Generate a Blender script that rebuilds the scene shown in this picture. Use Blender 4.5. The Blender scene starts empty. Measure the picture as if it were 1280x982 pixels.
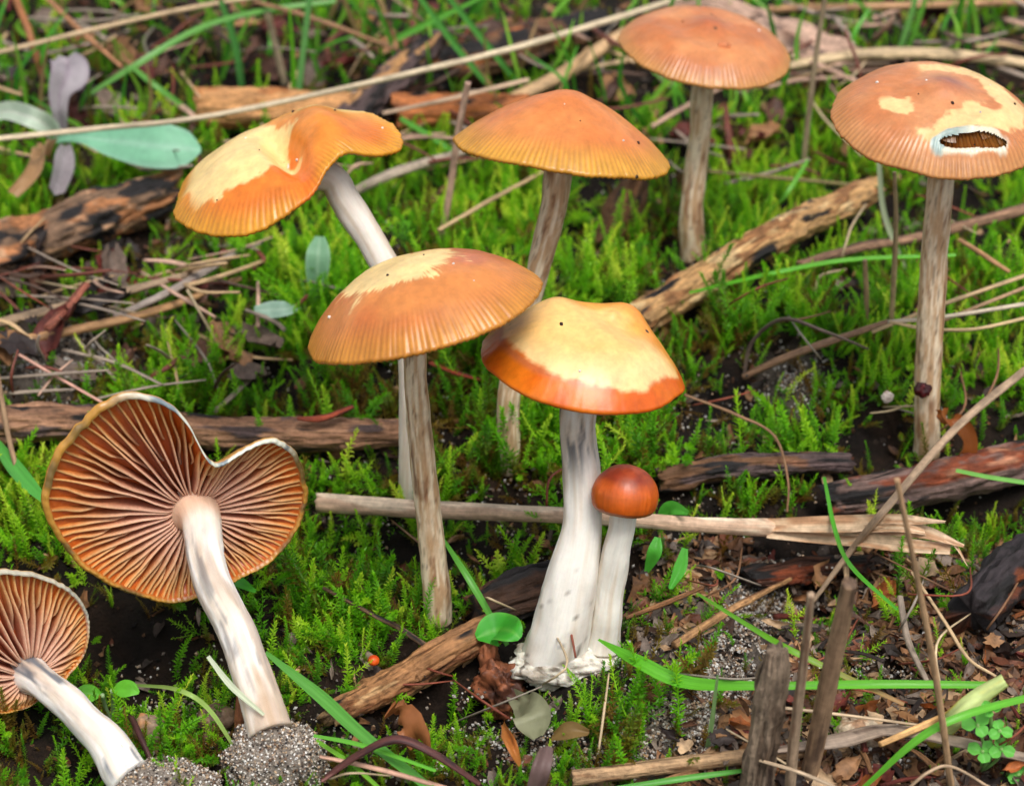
import bpy, math, random
import numpy as np
from mathutils import Vector, Matrix

random.seed(7)
RNG = np.random.default_rng(7)
U = 0.01                                   # everything below is written in centimetres
scene = bpy.context.scene
R_ = math.radians

# ------------------------------------------------------------------ camera
CAMZ, PITCH, LENS = 21.0, 30.0, 75.0
cam_d = bpy.data.cameras.new('camera')
cam = bpy.data.objects.new('camera', cam_d)
scene.collection.objects.link(cam)
cam.location = (0, 0, CAMZ * U)
cam.rotation_euler = (R_(90 - PITCH), 0, 0)
cam_d.lens = LENS
cam_d.sensor_width = 36
cam_d.clip_start = 0.005
cam_d.clip_end = 200
cam_d.dof.use_dof = True
cam_d.dof.focus_distance = 0.338
cam_d.dof.aperture_fstop = 32
scene.camera = cam

# ------------------------------------------------------------------ sky, sun, exposure
SUN_EL, SUN_AZ = 66.0, 158.0               # azimuth of the sun seen from above, degrees from +Y, clockwise
world = bpy.data.worlds.new('World')
scene.world = world
world.use_nodes = True
wn = world.node_tree
wn.nodes.clear()
sky = wn.nodes.new('ShaderNodeTexSky')
sky.sky_type = 'NISHITA'
sky.sun_disc = False
sky.sun_elevation = R_(SUN_EL)
sky.sun_rotation = R_(SUN_AZ)
sky.air_density = 1.0
sky.dust_density = 3.0
hsv = wn.nodes.new('ShaderNodeHueSaturation')
hsv.inputs['Saturation'].default_value = 0.30     # overcast: grey cloud light
bg = wn.nodes.new('ShaderNodeBackground')
bg.inputs['Strength'].default_value = 0.10
wo = wn.nodes.new('ShaderNodeOutputWorld')
wn.links.new(sky.outputs[0], hsv.inputs['Color'])
wn.links.new(hsv.outputs[0], bg.inputs['Color'])
wn.links.new(bg.outputs[0], wo.inputs['Surface'])
sun_d = bpy.data.lights.new('sun', 'SUN')
sun_d.energy = 1.5
sun_d.angle = R_(24)
sun_d.color = (1.0, 0.97, 0.92)
sun = bpy.data.objects.new('sun', sun_d)
scene.collection.objects.link(sun)
_el, _az = R_(SUN_EL), R_(SUN_AZ)
_sd = Vector((math.sin(_az) * math.cos(_el), math.cos(_az) * math.cos(_el), math.sin(_el)))
sun.rotation_euler = _sd.to_track_quat('Z', 'Y').to_euler()
sun.location = _sd * 3
scene.view_settings.view_transform = 'Standard'
scene.view_settings.look = 'None'
scene.view_settings.gamma = 1.0
scene.view_settings.exposure = 0.75
scene.cycles.max_bounces = 6
scene.cycles.diffuse_bounces = 3
scene.cycles.use_adaptive_sampling = True
scene.cycles.adaptive_threshold = 0.02
scene.cycles.transmission_bounces = 4
scene.cycles.use_denoising = True

# ------------------------------------------------------------------ numeric helpers
def lin(*c):
    """sRGB 0-255 -> linear"""
    a = np.array(c, float) / 255
    return np.where(a <= 0.04045, a / 12.92, ((a + 0.055) / 1.055) ** 2.4)

def _hash(ix, iy, iz, seed):
    n = (ix * 374761393 + iy * 668265263 + iz * 2147483647 + seed * 1274126177) & 0xFFFFFFFF
    n = ((n ^ (n >> 13)) * 1274126177) & 0xFFFFFFFF
    n = ((n ^ (n >> 16)) * 2246822519) & 0xFFFFFFFF
    return ((n ^ (n >> 15)) & 0xFFFFFF) / float(0xFFFFFF)

def vn(x, y, z=0.0, seed=0):
    """value noise, -1..1, vectorised"""
    x, y, z = np.broadcast_arrays(np.asarray(x, float), np.asarray(y, float), np.asarray(z, float))
    fx, fy, fz = np.floor(x), np.floor(y), np.floor(z)
    ix, iy, iz = fx.astype(np.int64), fy.astype(np.int64), fz.astype(np.int64)
    u, v, w = x - fx, y - fy, z - fz
    u, v, w = u * u * (3 - 2 * u), v * v * (3 - 2 * v), w * w * (3 - 2 * w)
    r = 0
    for a in (0, 1):
        for b in (0, 1):
            for c in (0, 1):
                r = r + _hash(ix + a, iy + b, iz + c, seed) * (u if a else 1 - u) * (v if b else 1 - v) * (w if c else 1 - w)
    return r * 2 - 1

def fbm(x, y, z=0.0, seed=0, o=4):
    r, a, t = 0, 1.0, 0
    for k in range(o):
        f = 2.03 ** k
        r = r + a * vn(np.asarray(x) * f, np.asarray(y) * f, np.asarray(z) * f, seed + k * 17)
        t += a
        a *= 0.5
    return r / t * 1.4

def sstep(a, b, x):
    t = np.clip((np.asarray(x, float) - a) / (b - a), 0, 1)
    return t * t * (3 - 2 * t)

def mixc(a, b, t):
    t = np.asarray(t)[..., None]
    return np.asarray(a) * (1 - t) + np.asarray(b) * t

def nrm(v):
    v = np.asarray(v, float)
    return v / np.maximum(np.linalg.norm(v, axis=-1, keepdims=True), 1e-12)

# ------------------------------------------------------------------ picture -> place
K = 36.0 / LENS / 1280.0
F_ = np.array([0, math.cos(R_(PITCH)), -math.sin(R_(PITCH))])
UP_ = np.array([0, math.sin(R_(PITCH)), math.cos(R_(PITCH))])
RT_ = np.array([1.0, 0, 0])
CAM = np.array([0, 0, CAMZ])

def ray(px, py):
    return F_ + (px - 640) * K * RT_ + (491 - py) * K * UP_

def PY(px, py, Y):
    """point on the ray at world depth Y"""
    d = ray(px, py)
    return CAM + d * (Y / d[1])

def flat(px, py):
    d = ray(px, py)
    return CAM + d * (-CAMZ / d[2])

def to_px(p):
    q = np.asarray(p, float) - CAM
    t = q @ F_
    return 640 + (q @ RT_) / t / K, 491 - (q @ UP_) / t / K

HOLES = [(190, 815, 1.3, 1.1), (600, 850, 0.9, 0.7), (460, 650, 0.8, 1.0), (1010, 720, 0.5, 1.2), (540, 860, .7, .6),
         (860, 200, .8, 1.2), (1010, 700, .6, .8), (330, 610, .6, 1.0), (1230, 640, .7, 1.0), (120, 330, .5, .9)]
MOUNDS = [(920, 830, 0.45, 1.4), (60, 465, 0.5, 1.3), (850, 900, .35, 1.2), (1120, 450, .3, 2.0)]
_bumps = [(flat(a, b), -c, d) for a, b, c, d in HOLES] + [(flat(a, b), c, d) for a, b, c, d in MOUNDS]

def gh(x, y):
    x, y = np.asarray(x, float), np.asarray(y, float)
    z = 0.45 * vn(x * .13 + 3, y * .13, 0, 5) + 0.25 * fbm(x * .45, y * .45, 0, 9, 3) + 0.06 * fbm(x * 2.2, y * 2.2, 0, 2, 3)
    z = z - .38 * sstep(-.20, -.48, fbm(x * 1.15 + 7, y * .95, 0, 340, 3))
    for c, a, s in _bumps:
        z = z + a * np.exp(-((x - c[0]) ** 2 + (y - c[1]) ** 2) / (2 * s * s))
    return z

def G(px, py, h=0.0):
    d = ray(px, py)
    z = 0.0
    for _ in range(8):
        p = CAM + d * ((CAMZ - z - h) / -d[2])
        z = 0.5 * z + 0.5 * float(gh(p[0], p[1]))
    return CAM + d * ((CAMZ - z - h) / -d[2])

def depth_of(p):
    return float((np.asarray(p) - CAM) @ F_)

def px2cm(n, p):
    return n * K * depth_of(p)

# ------------------------------------------------------------------ object helpers
def link(o):
    scene.collection.objects.link(o)
    return o

def tag(o, label=None, cat=None, group=None, kind=None):
    if label: o['label'] = label
    if cat: o['category'] = cat
    if group: o['group'] = group
    if kind: o['kind'] = kind
    return o

def empty(name, p):
    o = bpy.data.objects.new(name, None)
    o.empty_display_size = 0.005
    o.location = Vector(np.asarray(p) * U)
    return link(o)

def build(name, V, faces, mat, parent=None, col=None, tc=None, origin=None, smooth=True):
    """one mesh object; V in world centimetres"""
    V = np.asarray(V, float)
    if parent is not None:
        chain = np.zeros(3)
        q = parent
        while q is not None:
            chain += np.array(q.location) / U
            q = q.parent
        org = chain
    else:
        org = V[0] if origin is None else np.asarray(origin)
    me = bpy.data.meshes.new(name)
    me.from_pydata(((V - org) * U).tolist(), [], faces if isinstance(faces, list) else faces.tolist())
    if col is not None:
        c = np.ones((len(V), 4)); c[:, :3] = np.clip(col, 0, 1)
        a = me.color_attributes.new('Col', 'FLOAT_COLOR', 'POINT')
        a.data.foreach_set('color', c.ravel())
    if tc is not None:
        a = me.attributes.new('tc', 'FLOAT_VECTOR', 'POINT')
        a.data.foreach_set('vector', np.asarray(tc, float).ravel())
    if smooth:
        me.polygons.foreach_set('use_smooth', np.ones(len(me.polygons), bool))
    me.materials.append(mat)
    me.update()
    o = bpy.data.objects.new(name, me)
    if parent is not None:
        o.parent = parent
    else:
        o.location = Vector(org * U)
    return link(o)

def spline(P, n):
    """Catmull-Rom through rows of P, n samples"""
    P = np.asarray(P, float)
    if len(P) == 2:
        t = np.linspace(0, 1, n)[:, None]
        return P[0] * (1 - t) + P[1] * t
    d = np.r_[0, np.cumsum(np.maximum(np.linalg.norm(np.diff(P[:, :3], axis=0), axis=1), 1e-6))]
    E = np.vstack([2 * P[0] - P[1], P, 2 * P[-1] - P[-2]])
    s = np.linspace(0, d[-1], n)
    k = np.clip(np.searchsorted(d, s, side='right') - 1, 0, len(P) - 2)
    u = ((s - d[k]) / (d[k + 1] - d[k]))[:, None]
    a, b, c, e = E[k], E[k + 1], E[k + 2], E[k + 3]
    return 0.5 * (2 * b + (c - a) * u + (2 * a - 5 * b + 4 * c - e) * u ** 2 + (3 * b - a - 3 * c + e) * u ** 3)

def frames(P):
    T = nrm(np.gradient(P, axis=0))
    ref = np.array([0, 0, 1.0]) if abs(T[0][2]) < 0.9 else np.array([0, 1.0, 0])
    N = np.zeros_like(T)
    n = ref - T[0] * (ref @ T[0])
    for i in range(len(T)):
        n = n - T[i] * (n @ T[i])
        n = n / np.linalg.norm(n)
        N[i] = n
    return T, N, np.cross(T, N)

def tube(P, rad, nseg=16, rough=0.0, crack=0.0, seed=0, squash=1.0, ragged=0.0, freq=1.0, fine=0.0):
    """closed tube. returns V, faces, tc(around, along, t)  (P: n x 3, rad: n)"""
    n = len(P)
    T, N, B = frames(P)
    along = np.r_[0, np.cumsum(np.linalg.norm(np.diff(P, axis=0), axis=1))]
    ang = np.linspace(0, 2 * math.pi, nseg, endpoint=False)
    A, L = np.meshgrid(ang, along)
    Rr = np.repeat(np.asarray(rad, float)[:, None], nseg, 1)
    ca, sa = np.cos(A), np.sin(A)
    rm = float(np.mean(rad))
    if rough:
        Rr = Rr * (1 + rough * fbm(ca * 1.3 * freq, sa * 1.3 * freq, L * .45 * freq / max(rm, .2), seed, 4))
    if fine:
        Rr = Rr * (1 + fine * fbm(ca * 5, sa * 5, L * 2.2, seed + 53, 5))
    if crack:
        s = fbm(ca * 3.2, sa * 3.2, L * .35, seed + 31, 3)
        Rr = Rr * (1 - crack * sstep(.12, 0, np.abs(s)))
    off = np.zeros_like(A)
    if ragged:
        t = L / along[-1]
        off = ragged * vn(ca * 2.5, sa * 2.5, seed * 1.7, seed) * (sstep(.9, 1, t) + sstep(.1, 0, t))
    V = (P[:, None, :] + Rr[..., None] * (ca[..., None] * N[:, None, :] * squash + sa[..., None] * B[:, None, :])
         + off[..., None] * T[:, None, :])
    tc = np.stack([A * rm, L, L / along[-1]], -1).reshape(-1, 3)
    V = V.reshape(-1, 3)
    i, j = np.meshgrid(np.arange(n - 1), np.arange(nseg), indexing='ij')
    a = i * nseg + j; b = i * nseg + (j + 1) % nseg
    f = np.stack([a, b, b + nseg, a + nseg], -1).reshape(-1, 4).tolist()
    # end caps, slightly hollowed
    for e, base, sgn in ((0, 0, 1), (n - 1, (n - 1) * nseg, -1)):
        c = V[base:base + nseg].mean(0) + T[e] * sgn * rad[e] * .15
        V = np.vstack([V, c]); tc = np.vstack([tc, [0, along[e], along[e] / along[-1]]])
        k = len(V) - 1
        for q in range(nseg):
            q2 = (q + 1) % nseg
            f.append([base + q2, base + q, k] if e == 0 else [base + q, base + q2, k])
    return V, f, tc

def ribbon(P, wid, face, fold=.25, nw=4, twist=0.0, wav=0.0, seed=0):
    """grass-blade strip with a folded midrib. face: vector the flat side looks at"""
    n = len(P)
    T = nrm(np.gradient(P, axis=0))
    face = np.asarray(face, float)
    S = nrm(np.cross(T, face[None, :]))
    Nn = nrm(np.cross(S, T))
    if twist:
        a = np.linspace(0, twist, n)[:, None]
        S, Nn = S * np.cos(a) + Nn * np.sin(a), Nn * np.cos(a) - S * np.sin(a)
    u = np.linspace(-1, 1, nw + 1)
    w = np.asarray(wid)[:, None]
    V = P[:, None, :] + (u[None, :] * w / 2)[..., None] * S[:, None, :] + (np.abs(u)[None, :] * w * fold)[..., None] * Nn[:, None, :]
    along = np.r_[0, np.cumsum(np.linalg.norm(np.diff(P, axis=0), axis=1))]
    if wav:
        V = V + (wav * vn(along[:, None] * 1.5, u[None, :] * 1.3, 0, seed))[..., None] * Nn[:, None, :]
    tc = np.stack([np.repeat((u * .5)[None], n, 0) * w, np.repeat(along[:, None], nw + 1, 1),
                   np.repeat((along / along[-1])[:, None], nw + 1, 1)], -1)
    i, j = np.meshgrid(np.arange(n - 1), np.arange(nw), indexing='ij')
    a = i * (nw + 1) + j
    f = np.stack([a, a + 1, a + nw + 2, a + nw + 1], -1).reshape(-1, 4)
    return V.reshape(-1, 3), f.tolist(), tc.reshape(-1, 3)

# ------------------------------------------------------------------ materials
def material(name, rough=.6, streak=None, amount=.35, bump=.3, sss=0.0, sss_r=(1, .5, .25), translucent=0.0,
             spec=.4, fine=0.0, coat=0.0, dist=.0004, spots=0.0, grain=0.0):
    """colour from the mesh's own 'Col', broken up by fine grain"""
    m = bpy.data.materials.new(name)
    m.use_nodes = True
    nt = m.node_tree
    N, L = nt.nodes, nt.links
    bs = N['Principled BSDF']
    out = N['Material Output']
    at = N.new('ShaderNodeAttribute'); at.attribute_name = 'Col'
    tcn = N.new('ShaderNodeAttribute'); tcn.attribute_name = 'tc'
    mp = N.new('ShaderNodeMapping')
    if streak:
        L.new(tcn.outputs['Vector'], mp.inputs['Vector'])
        mp.inputs['Scale'].default_value = streak
    else:
        geo = N.new('ShaderNodeNewGeometry')
        L.new(geo.outputs['Position'], mp.inputs['Vector'])
        s = fine or 900
        mp.inputs['Scale'].default_value = (s, s, s)
    nz = N.new('ShaderNodeTexNoise')
    nz.inputs['Scale'].default_value = 1.0
    nz.inputs['Detail'].default_value = 5
    nz.inputs['Roughness'].default_value = .62
    L.new(mp.outputs[0], nz.inputs['Vector'])
    if grain:
        g3 = N.new('ShaderNodeNewGeometry')
        n3 = N.new('ShaderNodeTexNoise'); n3.inputs['Scale'].default_value = grain; n3.inputs['Detail'].default_value = 6; n3.inputs['Roughness'].default_value = .7
        L.new(g3.outputs['Position'], n3.inputs['Vector'])
        av = N.new('ShaderNodeMix'); av.inputs['Factor'].default_value = .45
        L.new(nz.outputs['Fac'], av.inputs[2]); L.new(n3.outputs['Fac'], av.inputs[3])
        nzf = av.outputs[0]
    else:
        nzf = nz.outputs['Fac']
    mr = N.new('ShaderNodeMapRange')
    mr.inputs['From Min'].default_value = .32; mr.inputs['From Max'].default_value = .68
    mr.inputs['To Min'].default_value = 1 - amount; mr.inputs['To Max'].default_value = 1 + amount * .7
    L.new(nzf, mr.inputs['Value'])
    mul = N.new('ShaderNodeVectorMath'); mul.operation = 'MULTIPLY'
    L.new(at.outputs['Color'], mul.inputs[0])
    L.new(mr.outputs[0], mul.inputs[1])
    colour = mul.outputs[0]
    if spots:
        g2 = N.new('ShaderNodeNewGeometry')
        vo = N.new('ShaderNodeTexVoronoi'); vo.inputs['Scale'].default_value = 330
        L.new(g2.outputs['Position'], vo.inputs['Vector'])
        cr = N.new('ShaderNodeMapRange')
        cr.inputs['From Min'].default_value = .10; cr.inputs['From Max'].default_value = .16
        L.new(vo.outputs['Distance'], cr.inputs['Value'])
        pick = N.new('ShaderNodeSeparateColor'); L.new(vo.outputs['Color'], pick.inputs[0])
        gt = N.new('ShaderNodeMath'); gt.operation = 'GREATER_THAN'; gt.inputs[1].default_value = spots
        L.new(pick.outputs[0], gt.inputs[0])
        mx = N.new('ShaderNodeMath'); mx.operation = 'MAXIMUM'
        inv = N.new('ShaderNodeMath'); inv.operation = 'SUBTRACT'; inv.inputs[0].default_value = 1
        L.new(gt.outputs[0], inv.inputs[1])
        L.new(inv.outputs[0], mx.inputs[0]); L.new(cr.outputs[0], mx.inputs[1])
        m2 = N.new('ShaderNodeMix'); m2.data_type = 'RGBA'
        L.new(mx.outputs[0], m2.inputs['Factor'])
        m2.inputs[6].default_value = (.045, .025, .012, 1)
        L.new(colour, m2.inputs[7])
        colour = m2.outputs[2]
    L.new(colour, bs.inputs['Base Color'])
    bs.inputs['Roughness'].default_value = rough
    bs.inputs['Specular IOR Level'].default_value = spec
    if sss:
        bs.inputs['Subsurface Weight'].default_value = sss
        bs.inputs['Subsurface Radius'].default_value = sss_r
        bs.inputs['Subsurface Scale'].default_value = .0022
    if coat:
        bs.inputs['Coat Weight'].default_value = coat
        bs.inputs['Coat Roughness'].default_value = .18
    if bump:
        bp = N.new('ShaderNodeBump')
        bp.inputs['Strength'].default_value = bump
        bp.inputs['Distance'].default_value = dist
        L.new(nzf, bp.inputs['Height'])
        L.new(bp.outputs[0], bs.inputs['Normal'])
    if translucent:
        tr = N.new('ShaderNodeBsdfTranslucent')
        L.new(colour, tr.inputs['Color'])
        mixs = N.new('ShaderNodeMixShader'); mixs.inputs[0].default_value = translucent
        L.new(bs.outputs[0], mixs.inputs[1]); L.new(tr.outputs[0], mixs.inputs[2])
        L.new(mixs.outputs[0], out.inputs['Surface'])
    return m

M = dict(
    cap=material('cap_cuticle', rough=.34, fine=420, amount=.16, bump=.16, sss=.2, spec=.5, dist=.0003, spots=.965, grain=1600),
    baby=material('moist_cap_cuticle', rough=.40, fine=500, amount=.16, bump=.12, sss=.2, spec=.5, dist=.0002),
    gill=material('gill_flesh', rough=.7, fine=1500, amount=.15, bump=.1, sss=.15, spec=.2, dist=.0002),
    stem=material('stem_fibre', rough=.6, streak=(30, 5.0, 1), amount=.16, bump=.45, sss=.12, spec=.3, dist=.0004, grain=900),
    stem_white=material('white_stem_skin', rough=.6, streak=(30, 2.6, 1), amount=.10, bump=.35, sss=.15, spec=.3, dist=.0003, grain=900),
    flesh=material('mycelium', rough=.9, fine=1100, amount=.2, bump=.6, sss=.2, spec=.1, dist=.0006),
    wood=material('weathered_wood', rough=.62, streak=(16, 1.6, 1), amount=.7, bump=1.0, spec=.35, dist=.001, grain=700),
    straw=material('dry_straw', rough=.55, streak=(44, 1.1, 1), amount=.42, bump=.5, spec=.35, dist=.0004, grain=900),
    grass=material('grass_blade', rough=.38, streak=(40, .7, 1), amount=.22, bump=.25, translucent=.35, spec=.45, dist=.0002),
    leaf=material('leaf_blade', rough=.5, fine=500, amount=.10, bump=.3, translucent=.3, spec=.4, dist=.0003),
    litter=material('leaf_litter', rough=.6, fine=600, amount=.5, bump=.5, translucent=.08, spec=.4, dist=.0005),
    sand=material('sand_grain', rough=.4, fine=1500, amount=.3, bump=.1, spec=.5),
    soil=material('soil', rough=.85, fine=350, amount=.7, bump=1.0, spec=.25, dist=.002, grain=1500),
)

# ------------------------------------------------------------------ ground
def axis_steps(a, b, step, far):
    mid = np.arange(a, b + step / 2, step)
    out = [step * 2]
    while sum(out) < far: out.append(out[-1] * 1.6)
    o = np.cumsum(out)
    return np.r_[(a - o)[::-1], mid, b + o]

def sandiness(px, py):
    s = np.zeros(np.shape(px))
    for cx, cy, rx, ry in ((905, 835, 95, 70), (845, 905, 80, 60), (50, 462, 90, 45), (950, 760, 60, 50), (700, 560, 20, 10), (985, 480, 40, 45)):
        s = np.maximum(s, np.exp(-(((px - cx) / rx) ** 2 + ((py - cy) / ry) ** 2)))
    return s

def proj(X, Y, Z):
    q = np.stack([X, Y, Z - CAMZ], -1)
    t = np.maximum(q @ F_, 1.0)
    return 640 + (q @ RT_) / t / K, 491 - (q @ UP_) / t / K

gx = axis_steps(-24, 24, .22, 900)
gy = axis_steps(14, 80, .22, 900)
X, Y = np.meshgrid(gx, gy)
Z = gh(X, Y)
px_, py_ = proj(X, Y, Z)
sd = sstep(.25, .6, sandiness(px_, py_) + .25 * fbm(X * 1.5, Y * 1.5, 0, 21))
col = mixc(lin(26, 18, 13), lin(46, 32, 22), sstep(-.3, .5, fbm(X * .8, Y * .8, 0, 4)))
col = mixc(col, lin(112, 102, 92), sd * .8)
nx, ny = len(gx), len(gy)
i, j = np.meshgrid(np.arange(ny - 1), np.arange(nx - 1), indexing='ij')
a = i * nx + j
fc = np.stack([a, a + 1, a + nx + 1, a + nx], -1).reshape(-1, 4)
tag(build('ground', np.stack([X, Y, Z], -1).reshape(-1, 3), fc, M['soil'], col=col.reshape(-1, 3), origin=(0, 40, 0)), kind='structure')

OBST = []          # (points n x 3, radii) of things lying on the ground, so that moss keeps clear of them

# ------------------------------------------------------------------ mushrooms
def table(tb, th):
    """periodic smooth interpolation of (degree, value)"""
    if not tb: return np.zeros_like(th)
    d = np.array([q[0] % 360 for q in tb], float); v = np.array([q[1] for q in tb], float)
    o = np.argsort(d); d, v = d[o], v[o]
    d = np.r_[d - 360, d, d + 360]; v = np.r_[v, v, v]
    g = np.interp(np.arange(0, 360, 1.0), d, v)
    ker = np.exp(-np.linspace(-2, 2, 25) ** 2); ker /= ker.sum()
    g = np.convolve(np.r_[g[-12:], g, g[:12]], ker, 'valid')
    return np.interp(np.degrees(th) % 360, np.arange(0, 361), np.r_[g, g[0]])

class Cap:
    """surface of a cap over polar coordinates (r 0..1, angle) about its own axis"""
    def __init__(s, C, axis, R, h, prof, Rt=None, Zt=None, extra=None, nstri=110, stri=.012, thick=.22, seed=0, ragged=.008):
        s.ragged = ragged
        s.C, s.R, s.h, s.prof, s.extra = np.asarray(C), R, h, prof, extra
        s.ez = nrm(axis)
        s.ex = nrm(RT_ - s.ez * (RT_ @ s.ez))
        s.ey = np.cross(s.ez, s.ex)
        s.Rt, s.Zt, s.nstri, s.stri, s.thick, s.seed = Rt, Zt, nstri, stri, thick, seed
    def rad(s, th):
        if callable(s.Rt): return s.Rt(th)
        m = table(s.Rt, th) if s.Rt else 1.0
        wob = 1 + .018 * vn(np.cos(th) * 3, np.sin(th) * 3, s.seed, s.seed)
        return s.R * m * wob
    def top(s, r, th):
        rr = s.rad(th) * r * (1 + s.ragged * vn(th * 22, 0, 0, s.seed) * r ** 8)
        x, y = rr * np.cos(th), rr * np.sin(th)
        z = s.h * s.prof(r)
        if s.Zt is not None: z = z + (s.Zt(th) if callable(s.Zt) else s.R * table(s.Zt, th)) * r ** 2.6
        if s.extra: z = z + s.R * s.extra(x / s.R, y / s.R)
        z = z + .020 * s.R * fbm(x * 2.4 / s.R, y * 2.4 / s.R, s.seed * 3.1, s.seed, 4)
        if s.stri:
            z = z + .8 * s.stri * sstep(.68, .95, r) * np.cos(s.nstri * th + .8 * vn(th * 9, 0, 0, s.seed))
        return x, y, z
    def under(s, r, th):
        x, y, z = s.top(r, th)
        return x, y, z - (.05 + s.thick * np.maximum(0, 1 - r ** 2) )
    def world(s, x, y, z):
        return s.C + x[..., None] * s.ex + y[..., None] * s.ey + z[..., None] * s.ez

def make_cap(c, parent, colf, mat, nth=440, nr=46, under_col=(.2, .09, .03), rimcol=None, hole=None, nskin=0, lip=.07, lips=((1.008, .45), (1.0, .9), (.985, 1.2))):
    th = np.linspace(0, 2 * math.pi, nth, endpoint=False)
    rt = 1 - (1 - np.linspace(0.0, 1, nr)) ** 1.35
    rt[0] = .004
    rings, cols, kinds = [], [], []
    for r in rt:
        x, y, z = c.top(np.full(nth, r), th)
        rings.append(c.world(x, y, z)); cols.append(colf(x / c.R, y / c.R, np.full(nth, r), th)); kinds.append((x, y))
    x1, y1, z1 = c.top(np.ones(nth), th)
    rc = cols[-1] if rimcol is None else rimcol(th)
    for q_, (f, dz) in enumerate([(q[0], lip * q[1]) for q in lips]):
        rings.append(c.world(x1 * f, y1 * f, z1 - dz)); cols.append(cols[nr - 1] if q_ < nskin else rc); kinds.append((x1, y1))
    for r in np.linspace(.965, .06, 12):
        x, y, z = c.under(np.full(nth, r), th)
        z = np.minimum(z, z)
        rings.append(c.world(x, y, z)); kinds.append((x, y))
        cols.append(np.repeat(np.asarray(under_col(r) if callable(under_col) else under_col)[None], nth, 0))
    n = len(rings)
    V = np.concatenate(rings); Cc = np.concatenate(cols)
    KX = np.concatenate([k[0] for k in kinds]) / c.R; KY = np.concatenate([k[1] for k in kinds]) / c.R
    Cc = Cc * np.clip(1 + .13 * fbm(KX * 5, KY * 5, c.seed * 2.2, 91, 4) + .09 * fbm(KX * 22, KY * 22, c.seed, 92, 3), .6, 1.3)[:, None]
    i, j = np.meshgrid(np.arange(n - 1), np.arange(nth), indexing='ij')
    a = i * nth + j; b = i * nth + (j + 1) % nth
    f = np.stack([a, a + nth, b + nth, b], -1).reshape(-1, 4)
    if hole is not None:
        hx, hy, ha, hb, rot = hole
        mx, my = KX[f].mean(1) - hx, KY[f].mean(1) - hy
        u = mx * math.cos(rot) + my * math.sin(rot); v = -mx * math.sin(rot) + my * math.cos(rot)
        e = (u / ha) ** 2 + (v / hb) ** 2 + .25 * vn(u * 14, v * 14, 0, 3)
        f = f[e > 1]
    return build('cap', V, f[:, ::-1].tolist(), mat, parent, col=Cc)

def gill_blade(c, th0, r0, r1, depth, cf, seed, nseg=11, wav=.02):
    s = np.linspace(0, 1, nseg)
    r = r0 + (r1 - r0) * s
    th = th0 + wav * vn(s * 3.2 + seed * 7.3, seed * 1.1, 0, 8) * (1 - .3 * s) / np.maximum(r, .25) * .6
    x, y, z = c.under(r, th)
    d = depth * (np.minimum(1, s * 5 + .45)) * (1 - sstep(.40, 1.05, s) * .86)
    if r0 > .3: d = d * np.minimum(1, s * 3 + .1)
    half = .019 * (1 + .0 * s)
    sx, sy = -np.sin(th), np.cos(th)
    lean = .03 * vn(s * 2.1, seed * 3.7, 0, 4)
    rows, cc = [], []
    for k, (w, q) in enumerate(((1.6, .0), (1.1, .62), (.55, 1.0), (-.55, 1.0), (-1.1, .62), (-1.6, 0))):
        ww = half * w + lean * q
        rows.append(c.world(x + sx * ww, y + sy * ww, z + .01 - d * q))
        cc.append(cf(r, q, seed))
    V = np.concatenate(rows); Cc = np.concatenate(cc)
    f = []
    for k in range(5):
        for q in range(nseg - 1):
            a0 = k * nseg + q
            f.append([a0, a0 + 1, a0 + nseg + 1, a0 + nseg])
    return V, f, Cc

def joined_gills(c, parent, n, depth, cf, rs):
    VV, FF, CC, o = [], [], [], 0
    for k in range(n):
        V, f, cc = gill_blade(c, 2 * math.pi * k / n, rs if k % 2 == 0 else .5, .985, depth, cf, k * .37, nseg=7, wav=.01)
        VV.append(V); CC.append(cc); FF += [[q + o for q in g] for g in f]; o += len(V)
    return tag(build('gills', np.concatenate(VV), FF, M['gill'], parent, col=np.concatenate(CC)), kind='stuff')

def make_stem(parent, pts, rad, colf, seed, nseg=40, n=80, rough=.09, name='stem', mat='stem', register=True):
    P = spline(np.c_[np.array(pts), np.array(rad)], n)
    tt = np.linspace(0, 1, n); wv = np.sin(math.pi * tt) ** .5
    P[:, 0] += .045 * vn(tt * 5, seed * 3.3, 0, 71) * wv
    P[:, 1] += .045 * vn(tt * 5, seed * 5.1, 0, 72) * wv
    P[:, 3] *= 1 + .06 * vn(tt * 7, seed * 2.7, 0, 73)
    V, f, tc = tube(P[:, :3], P[:, 3], nseg, rough=rough, crack=.03, seed=seed, fine=.03)
    if register: OBST.append((P[:, :3], P[:, 3], False))
    return build(name, V, f, M[mat], parent, col=colf(tc, V), tc=tc)

def stem_brown(seed, white=.5):
    def f(tc, V):
        a = tc[:, 0] * 2 * math.pi / max(np.ptp(tc[:, 0]), 1e-6); l = tc[:, 1]
        n1 = fbm(np.cos(a) * 4, np.sin(a) * 4, l * 2.0, seed, 5)
        n2 = fbm(np.cos(a) * 1.8, np.sin(a) * 1.8, l * 1.8, seed + 5, 6)
        c = mixc(lin(198, 160, 122), lin(238, 218, 188), sstep(-.4, .4, n1 + white - .5))
        c = mixc(c, lin(140, 94, 62), sstep(.22, .55, n2) * .75)
        c = mixc(c, lin(100, 62, 38), sstep(.45, .6, n1 * .5 - n2 * .6) * .6)
        n3 = vn(np.cos(a) * 8, np.sin(a) * 8, l * 7, seed + 9)
        return mixc(c, lin(90, 52, 34), sstep(.55, .75, n3) * .55)
    return f

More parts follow.
